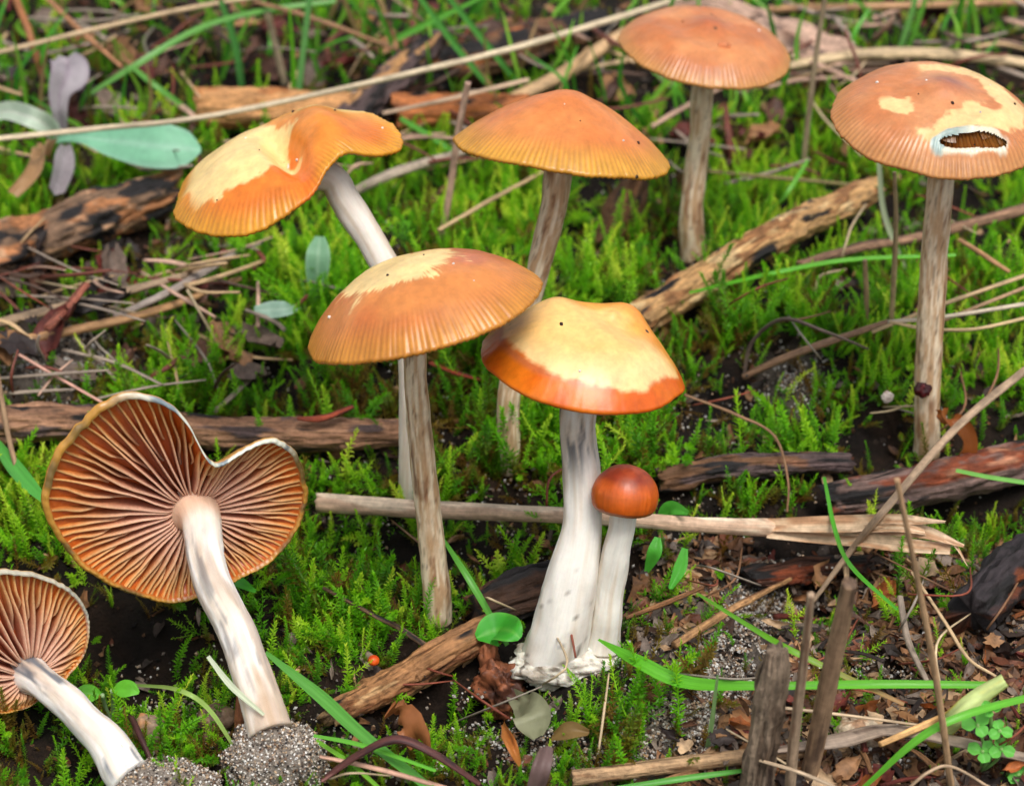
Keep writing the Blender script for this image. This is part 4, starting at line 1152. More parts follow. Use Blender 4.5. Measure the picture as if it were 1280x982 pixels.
for lb, sp_, ww in [('upper small green seedling leaf behind the long straw by the button mushroom', [(822, 650, 1.0), (838, 636, 1.3), (862, 642, 1.4)], (6, 20, 6)),
                    ('left small green seedling leaf below the straw by the button mushroom', [(808, 715, .7), (818, 690, 1.1), (822, 672, 1.2)], (6, 18, 8)),
                    ('right narrow green seedling leaf below the straw by the button mushroom', [(838, 735, .6), (850, 710, .9), (856, 685, 1.2)], (6, 16, 8))]:
    leaf(lay(sp_), ww, (0, -.8, .6), lin(84, 178, 56), 'seedling_leaf', label=lb, cup=.12)

def seedling(lb, base, tops, hs, size, cc):
    B = G(*base)
    root = tag(empty('seedling', B), lb, 'seedling')
    for (a, b, dirx) in tops:
        T = PY(a, b, B[1] - .3)
        P = spline(np.array([B, (B + T) / 2 + [.03 * dirx, 0, .1], T]), 14)
        V, f, tc = tube(P, np.full(14, px2cm(2.6, B)), 8)
        build('stem', V, f, M['leaf'], root, col=np.repeat(lin(176, 206, 150)[None], len(V), 0), tc=tc)
        L = px2cm(size, B)
        Pq = np.array([T, T + [dirx * L * .35, -.02, .04], T + [dirx * L * .7, -.05, .05], T + [dirx * L, -.08, 0]])
        leaf(Pq, (4, size * .62, size * .6, 4), (0, -.6, .8), cc, 'leaf', root, cup=.1)
seedling('two-leaved green seedling between the stems of the gilled mushrooms', (140, 905), [(128, 868, -1), (140, 862, 1)], None, 34, lin(110, 196, 52))
seedling('tiny green seedling in front of the bluish stained gilled stem', (140, 985), [(143, 942, 1)], None, 16, lin(120, 196, 80))
# clover at the right edge
B = G(1225, 965)
clover = tag(empty('clover', B), 'fresh green lobed clover plant beside the pale green shoot', 'clover')
for (a, b, sz) in ((1222, 905, 36), (1250, 912, 30), (1228, 938, 34), (1252, 935, 32), (1238, 885, 24), (1275, 968, 30)):
    T = PY(a, b, B[1] - .4)
    for q in range(3):
        an = q * 2.09 + a
        L = px2cm(sz * .55, T)
        dv = np.array([math.cos(an), math.sin(an) * .6, math.sin(an) * .5])
        leaf(np.array([T, T + dv * L * .5, T + dv * L]), (3, sz * .5, sz * .3), (0, -.6, .8), lin(112, 196, 80), 'leaf', clover, cup=.08)
    V, f, tc = tube(spline(np.array([B, (B + T) / 2 + [.08, 0, 0], T]), 12), np.full(12, px2cm(2.2, B)), 7)
    build('stem', V, f, M['leaf'], clover, col=np.repeat(lin(150, 196, 110)[None], len(V), 0), tc=tc)
stick('pale_shoot', 'thick pale yellow-green shoot rising out of the litter beside the clover', 'shoot', [(1168, 925, .5), (1196, 895, 1.0), (1225, 870, 1.3), (1256, 850, 1.5)], (22, 26, 24, 18),
      patchwork([(lin(200, 214, 140), 0), (lin(214, 196, 90), .15), (lin(170, 206, 110), .3)], 241, .6), 241, .06, .02, .1, 1, 20, mat='leaf', reg=False)

# ------------------------------------------------------------------ small single things
def lump_thing(name, lb, cat, C, r, seed, rough, colf, mat='litter', n=18, freq=2.0):
    V, f, d = lump(C, r[0], r[1], r[2], seed, rough, n, freq)
    return tag(build(name, V, f, M[mat], col=colf(V, d), origin=C), lb, cat)

def mottled(c1, c2, seed, sc=6, thr=0.0):
    return lambda V, d: mixc(c1, c2, sstep(thr - .1, thr + .2, fbm(V[:, 0] * sc, V[:, 1] * sc, V[:, 2] * sc, seed, 4)))
lump_thing('berry', 'tiny bright orange-red ball in moss above the tan rotten wood', 'berry', G(467, 825, .35), (.095, .095, .085), 1, .04, mottled(lin(226, 92, 20), lin(206, 66, 16), 1), 'baby')
lump_thing('dark_seed', 'dark red shrivelled seed stuck on the torn-cap mushroom stem', 'seed', PY(1153, 487, y4 - .28), (.16, .12, .14), 2, .35, mottled(lin(92, 24, 28), lin(48, 14, 18), 2))
lump_thing('white_flake', 'small white flake in moss left of the torn-cap stem', 'flake', G(1109, 496, 1.2), (.11, .05, .12), 3, .4, mottled(lin(232, 216, 206), lin(214, 180, 160), 3))
lump_thing('wood_chip', 'pale cream wood chip in the litter right of the leaning brown stalk', 'chip', G(1075, 914, .5), (.34, .22, .24), 4, .45, mottled(lin(230, 206, 176), lin(176, 136, 104), 4, 5), n=20)
lump_thing('rotten_chunk', 'crumbly reddish rotten wood chunk standing left of the woolly white base', 'wood', G(628, 862, .35), (.40, .32, .44), 5, .55, mottled(lin(142, 84, 54), lin(76, 42, 28), 5, 4), n=40, freq=2.6)
lump_thing('rotten_chunk', 'narrow upper splinter of crumbly reddish rotten wood near the round leaf', 'wood', G(612, 822, .7), (.17, .15, .36), 6, .4, mottled(lin(156, 96, 64), lin(92, 54, 36), 6, 4), n=26, freq=2.2)
lump_thing('pebble', 'brown pebble with cream base between the gilled mushroom stems', 'pebble', G(188, 915, .3), (.26, .2, .34), 7, .2, mottled(lin(146, 122, 100), lin(190, 130, 80), 7, 3), n=22)
lump_thing('pebble', 'flat speckled brown pebble beside the large gilled mushroom stem', 'pebble', G(270, 897, .25), (.32, .24, .22), 8, .2, mottled(lin(130, 104, 84), lin(92, 70, 56), 8, 4), n=22)
stick('twig', 'thin dark purple twig leaning on the brown pebble', 'twig', [(158, 885, .8), (172, 912, .7), (192, 958, .4)], (8, 8, 7), patchwork([(lin(70, 40, 38), 0), (lin(46, 28, 28), .1)], 242), 242, .06, .05, .2, 1, 10, mat='straw', reg=False)
stick('bark_slice', 'upright reddish bark sliver behind the base of the large gilled stem', 'bark', None, (20, 26, 26), patchwork([(lin(166, 104, 72), 0), (lin(120, 70, 46), .1)], 243), 243, .08, .08, .2, .5, 14, reg=False,
      pts=[PY(304, 935, 25.9), PY(306, 890, 25.95), PY(312, 845, 26.0)])
leaf(lay([(1168, 520, 1.2), (1190, 528, 1.6), (1205, 548, 1.4), (1196, 580, .8), (1175, 592, .4)]), (10, 26, 28, 24, 12), (.5, -.8, .3), lin(150, 84, 36), 'withered_leaf', label='curled rusty brown dead leaf at the foot of the torn-cap stem', cup=.4, wav=.12, seed=8)
leaf(lay([(498, 880, .6), (512, 900, .9), (524, 924, .6)]), (14, 40, 26), (0, -.9, .4), lin(166, 104, 62), 'bark_flake', label='jagged orange-brown bark flake in the dark hollow below the rotten stick', cup=.15, wav=.25, seed=9, cat='bark')
leaf(lay([(632, 905, .5), (640, 930, .7), (650, 955, .4)]), (8, 14, 4), (0, -.9, .4), lin(196, 122, 60), 'bark_flake', label='narrow orange splinter below the woolly white base', cup=.2, wav=.1, seed=10, cat='bark')
leaf(lay([(668, 990, .5), (676, 960, .9), (682, 935, 1.0)]), (22, 24, 14), (0, -.9, .3), lin(120, 96, 92), 'bark_flake', label='grey upright bark flake below the greyish leaf scrap', cup=.15, wav=.1, seed=11, cat='bark')
# specks that have fallen on the caps
def speck(lb, c, x, y, r, cc, k, cat='speck', name='seed_speck'):
    rr, th = math.hypot(x, y), math.atan2(y, x)
    X_, Y_, Z_ = c.top(np.array([rr]), np.array([th]))
    C = c.world(X_, Y_, Z_)[0]
    V, f, d = lump(C, r[0], r[1], r[2], k, .3, 8)
    tag(build(name, V, f, M['litter'], col=np.repeat(np.asarray(cc)[None], len(V), 0), origin=C), lb, cat, 'specks on the caps')
WHITE_, BLACK_ = lin(230, 220, 210), lin(46, 26, 20)
for lb, c, lst in (('torn flat', c4, [(-.25, -.1), (-.15, .1), (.05, -.25), (.5, .2), (.7, -.05), (-.6, .2), (.2, -.75), (.3, -.35)]),
                   ('folded wavy', c1, [(-.15, -.1), (-.3, .2), (.1, .5), (.3, .7), (.5, .3), (.2, -.2), (-.5, -.6), (.85, .2)]),
                   ('flat brown', c3, [(.15, -.45), (-.3, .1), (.6, .1), (.1, .3)]),
                   ('bell-shaped', c2, [(.1, -.5), (.5, -.5), (.65, -.35), (-.05, -.3)]),
                   ('ribbed front', c5, [(.5, -.45), (-.2, -.2), (-.75, -.2), (.1, .1), (.35, -.2)]),
                   ('pale yellow', c6, [(.85, .1), (-.1, -.75), (-.3, -.2)])):
    for k, (x, y) in enumerate(lst):
        dk = (k + len(lb)) % 2
        q = .013 + .008 * ((k * 7) % 3)
        if lb == 'flat brown' and k == 0:
            speck('orange-pink bark crumb lying on the flat brown cap', c, x, y, (.13, .10, .09), lin(226, 140, 92), 60, 'crumb', 'bark_crumb')
        else:
            speck('tiny %s speck on the %s cap' % ('dark' if dk else 'white', lb), c, x, y, (q, q * (1.6 if dk else 1), q), BLACK_ if dk else WHITE_, 70 + k)

# ------------------------------------------------------------------ moss
def shoot_mesh(k, branches=0, n=64, leaf_len=.145, slim=1.0):
    """one moss shoot about 1 cm tall: thin stem, pointed leaves in a spiral"""
    rg = np.random.default_rng(500 + k)
    V, F, AGE = [], [], []
    def stem_line(p0, d, L, bend):
        t = np.linspace(0, 1, 7)[:, None]
        return p0 + d * L * t + bend * (t ** 2) * L
    def dress(P, nl, ll, base_age):
        T = nrm(np.gradient(P, axis=0))
        # stem: 3-sided
        o = sum(len(v) for v in V)
        ring = []
        for q in range(len(P)):
            e1 = nrm(np.cross(T[q], [.3, .9, .1])); e2 = np.cross(T[q], e1)
            rr = .012 * (1 - .6 * q / (len(P) - 1))
            ring += [P[q] + rr * (math.cos(a_) * e1 + math.sin(a_) * e2) for a_ in (0, 2.09, 4.19)]
        V.append(np.array(ring)); AGE.append(np.repeat(np.linspace(base_age, .9, len(P)), 3))
        for q in range(len(P) - 1):
            for s in range(3):
                a0, b0 = o + q * 3 + s, o + q * 3 + (s + 1) % 3
                F.append([a0, b0, b0 + 3, a0 + 3])
        o = sum(len(v) for v in V)
        for q in range(nl):
            t = (q + .5) / nl
            t = t ** .9
            f = t * (len(P) - 1); i0 = min(int(f), len(P) - 2)
            p = P[i0] * (1 - f + i0) + P[i0 + 1] * (f - i0); d = T[i0]
            e1 = nrm(np.cross(d, [.3, .9, .1])); e2 = np.cross(d, e1)
            an = q * 2.399 + rg.normal(0, .25)
            side = math.cos(an) * e1 + math.sin(an) * e2
            op = (1.05 - .75 * sstep(.72, 1, t)) * rg.uniform(.75, 1.2)      # opening angle from the stem
            l = ll * rg.uniform(.75, 1.2) * (.75 + .35 * math.sin(math.pi * min(1, t * 1.1 + .1))) 
            dirv = d * math.cos(op) + side * math.sin(op)
            tipd = nrm(dirv + side * .25 - d * .05)
            wv = nrm(np.cross(dirv, d + side * .01)) * l * .20 * slim
            up = nrm(np.cross(wv, dirv)) * l * .05
            b_ = p + side * .006
            V.append(np.array([b_, b_ + dirv * l * .42 + wv + up, b_ + dirv * l * .42 - wv + up, b_ + dirv * l * .45 + tipd * l * .55]))
            AGE.append(np.full(4, base_age + (1 - base_age) * t))
            F.append([o, o + 1, o + 3]); F.append([o, o + 3, o + 2]); o += 4
    d0 = nrm(np.array([rg.normal(0, .10), rg.normal(0, .10), 1.0]))
    bend = np.array([rg.normal(0, .16), rg.normal(0, .16), -.06])
    P = stem_line(np.zeros(3), d0, 1.0, bend)
    dress(P, n, leaf_len, 0.0)
    for b in range(branches):
        t = rg.uniform(.25, .7); q = P[int(t * 6)]
        an = rg.uniform(0, 6.28)
        dd = nrm(np.array([math.cos(an) * .8, math.sin(an) * .8, .8]))
        dress(stem_line(q, dd, rg.uniform(.3, .5), np.array([0, 0, .25])), int(n * .4), leaf_len * .8, .35)
    Vv = np.concatenate(V); A = np.concatenate(AGE)
    me = bpy.data.meshes.new('moss_shoot_shape')
    me.from_pydata((Vv * U).tolist(), [], F)
    at = me.attributes.new('age', 'FLOAT', 'POINT'); at.data.foreach_set('value', A)
    return me

def moss_material():
    m = bpy.data.materials.new('moss_leaf'); m.use_nodes = True
    nt = m.node_tree; N, L = nt.nodes, nt.links
    bs = N['Principled BSDF']; out = N['Material Output']
    ti = N.new('ShaderNodeAttribute'); ti.attribute_type = 'INSTANCER'; ti.attribute_name = 'tint'
    ag = N.new('ShaderNodeAttribute'); ag.attribute_name = 'age'
    rp = N.new('ShaderNodeValToRGB'); el = rp.color_ramp.elements
    el[0].position = 0; el[0].color = (*lin(128, 92, 36), 1)
    el[1].position = 1; el[1].color = (*lin(212, 232, 70), 1)
    for p, c in ((.20, lin(132, 118, 34)), (.38, lin(84, 152, 20)), (.60, lin(126, 200, 24)), (.82, lin(172, 222, 40))):
        e = el.new(p); e.color = (*c, 1)
    ad = N.new('ShaderNodeMath'); ad.operation = 'MULTIPLY_ADD'; ad.inputs[1].default_value = .26; 
    L.new(ag.outputs['Fac'], ad.inputs[0])
    sb = N.new('ShaderNodeMath'); sb.operation = 'SUBTRACT'; sb.inputs[1].default_value = .12
    L.new(ti.outputs['Fac'], sb.inputs[0]); L.new(sb.outputs[0], ad.inputs[2])
    L.new(ad.outputs[0], rp.inputs['Fac'])
    L.new(rp.outputs[0], bs.inputs['Base Color'])
    bs.inputs['Roughness'].default_value = .42
    bs.inputs['Specular IOR Level'].default_value = .45
    tr = N.new('ShaderNodeBsdfTranslucent'); L.new(rp.outputs[0], tr.inputs['Color'])
    mx = N.new('ShaderNodeMixShader'); mx.inputs[0].default_value = .45
    L.new(bs.outputs[0], mx.inputs[1]); L.new(tr.outputs[0], mx.inputs[2]); L.new(mx.outputs[0], out.inputs['Surface'])
    return m
M['moss'] = moss_material()

def gauss(px, py, cx, cy, rx, ry):
    return np.exp(-(((px - cx) / rx) ** 2 + ((py - cy) / ry) ** 2))

def moss_density(px, py, X, Y, gapped):
    d = np.full(np.shape(px), 1.0)
    d *= 1 - .80 * sstep(720, 860, px) * sstep(640, 720, py)                       # litter, lower right
    d *= 1 - .88 * sstep(215, 130, py)                                             # grass and straw at the back
    d *= 1 - .72 * gauss(px, py, 110, 380, 170, 95)                                # dead stems, left
    d *= 1 - .85 * gauss(px, py, 55, 462, 90, 38)
    for cx, cy, rx, ry in ((185, 805, 62, 30), (600, 850, 60, 30), (470, 655, 60, 34), (860, 215, 40, 70), (980, 475, 34, 34), (905, 830, 90, 60), (330, 590, 60, 22), (1010, 690, 60, 30), (530, 880, 40, 30)):
        d *= 1 - .9 * gauss(px, py, cx, cy, rx, ry)
    n = fbm(X * .55, Y * .55, 0, 300, 3)
    d = np.minimum(1, d + .6 * gauss(px, py, 60, 930, 150, 60) + .3 * gauss(px, py, 420, 720, 160, 110))
    g2 = fbm(X * 1.15 + 7, Y * .95, 0, 340, 3)            # small bare gaps
    d = d * (.04 + .96 * sstep(-.42, -.18, g2))
    return d * (.08 + .92 * sstep(-.40, .25, n)) if gapped else np.minimum(1, d * 1.2) * (.25 + .75 * sstep(-.55, .05, n))

def moss_points(n, hmean, hsd, tbase, tsd, gapped):
    X_, Y_ = RNG.uniform(-21, 21, n), RNG.uniform(20, 74, n)
    Z_ = gh(X_, Y_)
    qx, qy = proj(X_, Y_, Z_)
    dens = moss_density(qx, qy, X_, Y_, gapped)
    kp = (RNG.random(n) < dens) & (qx > -260) & (qx < 1540)
    X_, Y_, Z_, qx, qy = [q[kp] for q in (X_, Y_, Z_, qx, qy)]
    n = len(X_)
    h = np.clip(RNG.normal(hmean, hsd, n), hmean * .45, hmean * 1.75) * (.75 + .45 * sstep(-.3, .5, fbm(X_ * .4, Y_ * .4, 0, 310, 2)))
    h *= 1 - .35 * sstep(860, 980, qy)
    t = np.clip(tbase + tsd * RNG.normal(size=n) + .26 * fbm(X_ * .5, Y_ * .5, 0, 320, 3)
                - .26 * gauss(qx, qy, 560, 550, 190, 60) - .20 * sstep(860, 960, qy) - .2 * gauss(qx, qy, 200, 440, 200, 60)
                - .2 * gauss(qx, qy, 800, 830, 120, 100), .02, .98)
    t = np.where(RNG.random(n) < .08, RNG.uniform(.0, .25, n), t)
    ok = np.ones(n, bool)
    for P, rr, lying in OBST:           # keep clear of stems, sticks and stalks; stay low in front of what lies on the ground
        Q = P[::max(1, len(P) // 60)]; rq = np.asarray(rr)[::max(1, len(P) // 60)]
        lo, hi = Q.min(0) - 2.5, Q.max(0) + 2.5
        nb = np.nonzero((X_ > lo[0]) & (X_ < hi[0]) & (Y_ > lo[1]) & (Y_ < hi[1]))[0]
        if not len(nb): continue
        xs, ys = X_[nb], Y_[nb]
        best = np.full(len(nb), 9.0); zq = np.zeros(len(nb)); yq = np.zeros(len(nb)); rb = np.zeros(len(nb))
        for q, r in zip(Q, rq):
            if q[2] > 1.9 + float(gh(q[0], q[1])): continue
            dd = np.hypot(xs - q[0], ys - q[1]) - r
            bb = dd < best
            best = np.where(bb, dd, best); zq = np.where(bb, q[2], zq); yq = np.where(bb, q[1], yq); rb = np.where(bb, r, rb)
        ok[nb] &= ~((best < .05) & (RNG.random(len(nb)) < .92))
        front = (best < 1.1) & (ys < yq + .05) & (best >= 0) & lying
        lim = np.maximum(.3, (zq - Z_[nb]) + best * .55 - .2 * rb)
        h[nb] = np.where(front & (RNG.random(len(nb)) < .84), np.minimum(h[nb], lim), h[nb])
    return [q[ok] for q in (X_, Y_, Z_, h, t)]

NVAR = 9
def shape_set(leaf_len, counts, branches, k0):
    out = []
    for k in range(NVAR):
        o = bpy.data.objects.new('moss_shoot_shape', shoot_mesh(k0 + k, branches[k], counts[k], leaf_len))
        o.data.materials.append(M['moss'])
        out.append(o)
    return out
slim_shapes = shape_set(.088, (92, 80, 88, 84, 100, 76, 96, 70, 88), (0, 0, 1, 0, 0, 2, 0, 0, 1), 0)
mat_shapes = shape_set(.135, (46, 42, 50, 44, 46, 40, 48, 42, 46), (1, 2, 1, 2, 1, 2, 1, 2, 2), 20)

def scatter_tree(shapes):
    ng = bpy.data.node_groups.new('shoot_scatter', 'GeometryNodeTree')
    ng.interface.new_socket('Geometry', in_out='INPUT', socket_type='NodeSocketGeometry')
    ng.interface.new_socket('Geometry', in_out='OUTPUT', socket_type='NodeSocketGeometry')
    N, L = ng.nodes, ng.links
    gi, go = N.new('NodeGroupInput'), N.new('NodeGroupOutput')
    def named(nm, t):
        q = N.new('GeometryNodeInputNamedAttribute'); q.data_type = t; q.inputs['Name'].default_value = nm
        return q.outputs['Attribute']
    var, scl, rt = named('var', 'INT'), named('scl', 'FLOAT'), named('rot', 'FLOAT_VECTOR')
    e2r = N.new('FunctionNodeEulerToRotation'); L.new(rt, e2r.inputs[0])
    jn = N.new('GeometryNodeJoinGeometry')
    for k, o in enumerate(shapes):
        cm = N.new('FunctionNodeCompare'); cm.data_type = 'INT'; cm.operation = 'EQUAL'
        ins = [s for s in cm.inputs if s.type == 'INT']
        L.new(var, ins[0]); ins[1].default_value = k
        oi = N.new('GeometryNodeObjectInfo'); oi.inputs['Object'].default_value = o; oi.inputs['As Instance'].default_value = True
        ip = N.new('GeometryNodeInstanceOnPoints')
        L.new(gi.outputs[0], ip.inputs['Points']); L.new(cm.outputs[0], ip.inputs['Selection'])
        L.new(oi.outputs['Geometry'], ip.inputs['Instance']); L.new(e2r.outputs[0], ip.inputs['Rotation']); L.new(scl, ip.inputs['Scale'])
        L.new(ip.outputs[0], jn.inputs[0])
    L.new(jn.outputs[0], go.inputs[0])
    return ng

def scatter(name, P, rot, scl, var, tint, shapes, label, cat):
    me = bpy.data.meshes.new(name)
    me.from_pydata((P * U).tolist(), [], [])
    for nm, t, arr, f in (('rot', 'FLOAT_VECTOR', rot, 'vector'), ('scl', 'FLOAT', scl, 'value'), ('tint', 'FLOAT', tint, 'value'), ('var', 'INT', var.astype(np.int32), 'value')):
        a = me.attributes.new(nm, t, 'POINT'); a.data.foreach_set(f, np.ascontiguousarray(arr).ravel())
    me.materials.append(M['moss'])
    o = link(bpy.data.objects.new(name, me))
    md = o.modifiers.new('scatter', 'NODES'); md.node_group = scatter_tree(shapes)
    return tag(o, label, cat, kind='stuff')
x_, y_, z_, h_, t_ = moss_points(62000, .60, .20, .38, .19, False)
n_ = len(x_); ti_ = RNG.uniform(.15, 1.25, n_); az_ = RNG.uniform(0, 6.283, n_)
scatter('low_moss', np.stack([x_, y_, z_ - .04], -1), np.stack([ti_ * np.cos(az_), ti_ * np.sin(az_), RNG.uniform(0, 6.283, n_)], -1), h_, RNG.integers(0, NVAR, n_), t_, mat_shapes,
        'low tangled olive-green moss matted over the soil', 'moss')
x_, y_, z_, h_, t_ = moss_points(46000, 1.0, .34, .65, .18, True)
n_ = len(x_); ti_ = np.abs(RNG.normal(0, .28, n_)); az_ = RNG.uniform(0, 6.283, n_)
scatter('moss', np.stack([x_, y_, z_ - .06], -1), np.stack([ti_ * np.cos(az_), ti_ * np.sin(az_), RNG.uniform(0, 6.283, n_)], -1), h_, RNG.integers(0, NVAR, n_), t_, slim_shapes,
        'bright yellow-green upright moss shoots growing between the mushrooms', 'moss')

# ------------------------------------------------------------------ sand and litter
def flat_many(px, py):
    d = F_[None] + ((px - 640) * K)[:, None] * RT_[None] + ((491 - py) * K)[:, None] * UP_[None]
    p = CAM + d * (-CAMZ / d[:, 2])[:, None]
    for _ in range(4):
        p = CAM + d * ((gh(p[:, 0], p[:, 1]) - CAMZ) / d[:, 2])[:, None]
    return p
sp_pts = [flat_many(RNG.normal(cx, rx * .5, n), RNG.normal(cy, ry * .5, n)) for cx, cy, rx, ry, n in
          ((905, 835, 110, 80, 11000), (845, 905, 95, 60, 8000), (50, 462, 110, 50, 7000), (950, 765, 60, 50, 4000), (985, 480, 45, 45, 1500), (1100, 900, 160, 90, 5000), (640, 930, 200, 60, 2500), (250, 900, 140, 60, 1500), (700, 500, 420, 330, 6000))]
pts = np.concatenate(sp_pts)
pts = pts[(vn(pts[:, 0] * 2.5, pts[:, 1] * 2.5, 0, 23) + RNG.normal(0, .35, len(pts))) > -.25]
pts[:, 2] += RNG.uniform(-.005, .05, len(pts))
gv, gf, gc = grains(pts, .029, .72)
tag(build('sand', gv, gf, M['sand'], col=gc, smooth=False, origin=(0, 40, 0)), 'loose grey and white sand grains lying on the dark soil', 'sand', kind='stuff')

NS = 60000
sx, sy = RNG.uniform(-18, 18, NS), RNG.uniform(21, 62, NS)
sz = gh(sx, sy); spx, spy = proj(sx, sy, sz)
kq = RNG.random(NS) < .22 + .5 * sstep(720, 860, spx) * sstep(640, 720, spy)
cv, cf_, cc_ = grains(np.stack([sx, sy, sz + .01], -1)[kq], .055, 1.0, np.array([lin(60, 42, 30), lin(44, 32, 24), lin(84, 58, 40), lin(32, 26, 24), lin(104, 76, 54), lin(70, 58, 50)]))
tag(build('soil_crumbs', cv, cf_, M['soil'], col=cc_, smooth=False, origin=(0, 40, 0)), 'dark crumbly soil bits covering the ground', 'soil', kind='stuff')
LPAL = [lin(104, 70, 46), lin(72, 50, 38), lin(132, 92, 60), lin(150, 110, 74), lin(56, 44, 38), lin(112, 66, 46), lin(172, 138, 102), lin(104, 90, 80), lin(130, 114, 100)]
def flake(C, L, W, seed, cc, n=5, m=4, curl=.3, up=None):
    """curled ragged scrap"""
    rg = np.random.default_rng(seed)
    e3 = nrm(np.array([rg.normal(0, .35), -.35 + rg.normal(0, .35), 1.0])) if up is None else nrm(up)
    an = rg.uniform(0, 6.28)
    e1 = np.array([math.cos(an), math.sin(an), 0]); e1 = nrm(e1 - e3 * (e1 @ e3)); e2 = np.cross(e3, e1)
    u = np.linspace(-1, 1, n); v = np.linspace(-1, 1, m)
    Ug, Vg = np.meshgrid(u, v, indexing='ij')
    w = np.sqrt(np.maximum(.06, 1 - (Ug * .96) ** 2)) * (1 + .25 * rg.normal(size=(n, 1)))
    q = C + (Ug * L * (1 + .1 * rg.normal(size=Ug.shape)))[..., None] * e1 + (Vg * W * w)[..., None] * e2 + (curl * L * (Vg ** 2 * rg.uniform(.2, 1) + Ug ** 2 * rg.uniform(-.6, .8) + .15 * rg.normal(size=Ug.shape)))[..., None] * e3
    i, j = np.meshgrid(np.arange(n - 1), np.arange(m - 1), indexing='ij')
    a = i * m + j
    return q.reshape(-1, 3), np.stack([a, a + 1, a + m + 1, a + m], -1).reshape(-1, 4).tolist(), np.repeat(np.asarray(cc)[None], n * m, 0) * rg.uniform(.75, 1.2)
VV, FF, CC, o_ = [], [], [], 0
for k in range(9000):
    x, y = random.uniform(-17, 17), random.uniform(21, 66)
    z = float(_bumps and 0) 
    VV.append((x, y))
lx = np.array(VV)
lx = np.r_[lx, flat_many(RNG.uniform(800, 1330, 5200), RNG.uniform(680, 1000, 5200))[:, :2]]
lz = gh(lx[:, 0], lx[:, 1]); VV = []
lpx, lpy = proj(lx[:, 0], lx[:, 1], lz)
sgrit = sandiness(lpx, lpy)
wet = sstep(720, 860, lpx) * sstep(640, 720, lpy)
for k in range(len(lx)):
    if random.random() > .5 + .5 * wet[k] or random.random() < 1.3 * sgrit[k]: continue
    L = random.uniform(.05, .24); W = L * random.uniform(.12, .6)
    V, f, c = flake(np.array([lx[k, 0], lx[k, 1], lz[k] + random.uniform(0, .14)]), L, W, k, random.choice(LPAL), 4, 3)
    VV.append(V); CC.append(c); FF += [[q + o_ for q in g] for g in f]; o_ += len(V)
tag(build('ground_litter', np.concatenate(VV), FF, M['litter'], col=np.concatenate(CC), origin=(0, 40, 0), smooth=False), 'fine dark brown scraps of rotted leaves and bark on the soil', 'litter', kind='stuff')

# larger dead scraps lying in the lower right
random.seed(21)
SCR = [('tan', lin(150, 108, 72)), ('dark brown', lin(92, 60, 42)), ('light brown', lin(162, 118, 80)), ('dark red', lin(112, 50, 40)), ('grey', lin(120, 104, 92)), ('cream', lin(196, 164, 128)), ('rusty', lin(156, 88, 42)), ('blackish', lin(52, 40, 36))]
for k in range(190):
    a, b = random.uniform(840, 1310), random.uniform(690, 990)
    if a < 960 and b < 900: continue
    wd, cc = random.choice(SCR)
    if random.random() < .55:
        V, f, c = flake(G(a, b, random.uniform(.08, .4)), random.uniform(.12, .34), random.uniform(.05, .17), 900 + k, cc, 8, 6, .4)
        tag(build('dead_leaf', V, f, M['litter'], col=c), 'curled %s dead leaf scrap in the litter around the broken stalks' % wd, 'leaf', 'dead leaf scraps in the litter')
    else:
        P1 = G(a, b, random.uniform(.1, .4)); an = random.uniform(0, 6.28); L = random.uniform(.2, .9)
        P2 = P1 + np.array([math.cos(an) * L, math.sin(an) * L, random.gauss(0, .15)])
        stick('twig_scrap', 'short %s twig scrap in the litter around the broken stalks' % wd, 'twig', None, (random.uniform(5, 10), random.uniform(3, 10)), patchwork([(cc, 0), (cc * .7, .1)], 1200 + k), 1200 + k, .15, .12, .5, random.uniform(.4, 1), 9,
              n=10, pts=[P1, (P1 + P2) / 2 + [0, 0, .04], P2], reg=False, group='twig scraps in the litter')

# dead straws tangled in the back grass and on the left
for k in range(200):
    if k < 150: a, b = random.uniform(-30, 1310), random.uniform(5, 215)
    else: a, b = random.uniform(-20, 340), random.uniform(280, 490)
    an = random.gauss(0, .5) if random.random() < .7 else random.uniform(0, 3.14)
    L = random.uniform(40, 150)
    wd, cc = random.choice([('grey', lin(164, 146, 130)), ('tan', lin(200, 166, 124)), ('pinkish', lin(196, 158, 136)), ('dark', lin(84, 62, 50)), ('reddish', lin(116, 62, 48))])
    h0, h1 = random.uniform(.3, 1.0), random.uniform(.5, 1.8)
    dx, dy = math.cos(an) * L / 2, -math.sin(an) * L * .3
    sp_ = [(a - dx, b - dy, h0), (a + random.gauss(0, 5), b + random.gauss(0, 4), (h0 + h1) / 2 + .15), (a + dx, b + dy, h1)]
    w_ = random.uniform(3, 9)
    stick('dead_straw', ('%s dead straw tangled in the loose grass behind the mushrooms' if k < 150 else '%s dead straw scattered below the charred stick') % wd, 'straw', sp_, (w_, w_ * 1.1, w_ * .7),
          patchwork([(cc, 0), (cc * .7, .1)], 1500 + k), 1500 + k, .08, .08, .4, .6, 9, n=16, mat='straw', reg=False, group='dead straws in the back grass' if k < 150 else 'dead straws on the left')

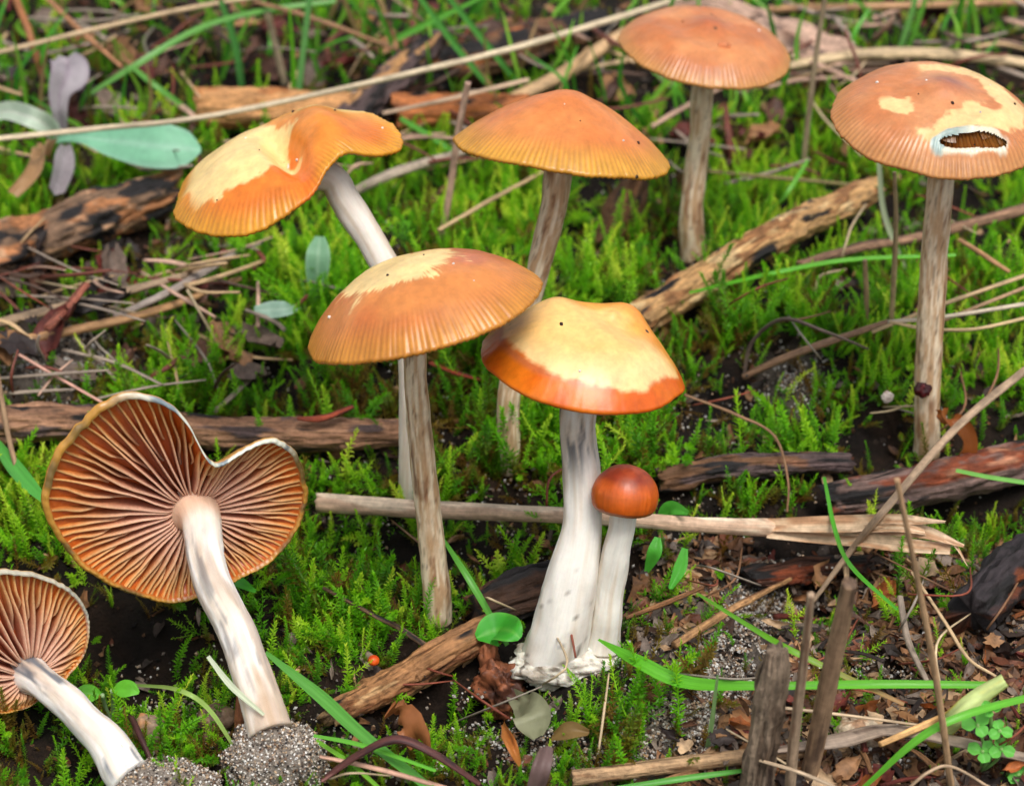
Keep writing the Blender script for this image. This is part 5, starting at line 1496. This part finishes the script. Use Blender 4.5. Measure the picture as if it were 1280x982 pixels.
# hair-thin dead stems and rootlets
for k in range(72):
    z_ = k % 4
    if z_ == 0: a, b = random.uniform(0, 1300), random.uniform(10, 190)
    elif z_ == 1: a, b = random.uniform(900, 1300), random.uniform(240, 520)
    elif z_ == 2: a, b = random.uniform(860, 1300), random.uniform(690, 980)
    else: a, b = random.choice([(random.uniform(0, 420), random.uniform(300, 480)), (random.uniform(380, 760), random.uniform(560, 980))])
    L = random.uniform(40, 130); an = random.uniform(0, 3.14); bd = random.gauss(0, 16)
    dx, dy = math.cos(an) * L / 2, -math.sin(an) * L * .4
    h0 = random.uniform(.3, 1.1)
    wd, cc = random.choice([('pale', lin(200, 176, 140)), ('brown', lin(140, 100, 70)), ('grey', lin(150, 138, 124)), ('reddish', lin(140, 72, 52))])
    pl = ('in the back grass', 'by the torn-cap stem', 'over the gritty litter', 'on the moss between mushrooms')[z_]
    stick('rootlet', 'hair-thin %s dead rootlet %s' % (wd, pl), 'rootlet', [(a - dx, b - dy, h0), (a + bd, b + bd * .5, h0 + .35), (a + dx, b + dy, random.uniform(.2, 1.0))], (3, 3.6, 2.2),
          patchwork([(cc, 0), (cc * .7, .1)], 1700 + k), 1700 + k, .05, .0, .1, .8, 6, n=16, mat='straw', reg=False, group='rootlets ' + pl)

# dark dead leaves lying in the loose grass at the back
for k in range(130):
    if k < 100: a, b = random.uniform(-20, 1300), random.uniform(-10, 205)
    else: a, b = random.uniform(-20, 330), random.uniform(285, 480)
    wd, cc = random.choice([('dark brown', lin(84, 54, 40)), ('dark red', lin(104, 46, 38)), ('grey-brown', lin(112, 94, 82)), ('tan', lin(150, 108, 72)), ('blackish', lin(44, 34, 32))])
    V, f, c = flake(G(a, b, random.uniform(.3, .8)), random.uniform(.3, .7), random.uniform(.15, .4), 1900 + k, cc, 9, 7, .4)
    tag(build('dead_leaf' if k < 100 else 'bark_scrap', V, f, M['litter'], col=c), ('curled %s dead leaf lying in the loose grass behind the mushrooms' if k < 100 else 'curled %s bark scrap among the dead stems below the charred stick') % wd, 'leaf' if k < 100 else 'bark', 'dead leaves in the back grass' if k < 100 else 'bark scraps on the left')
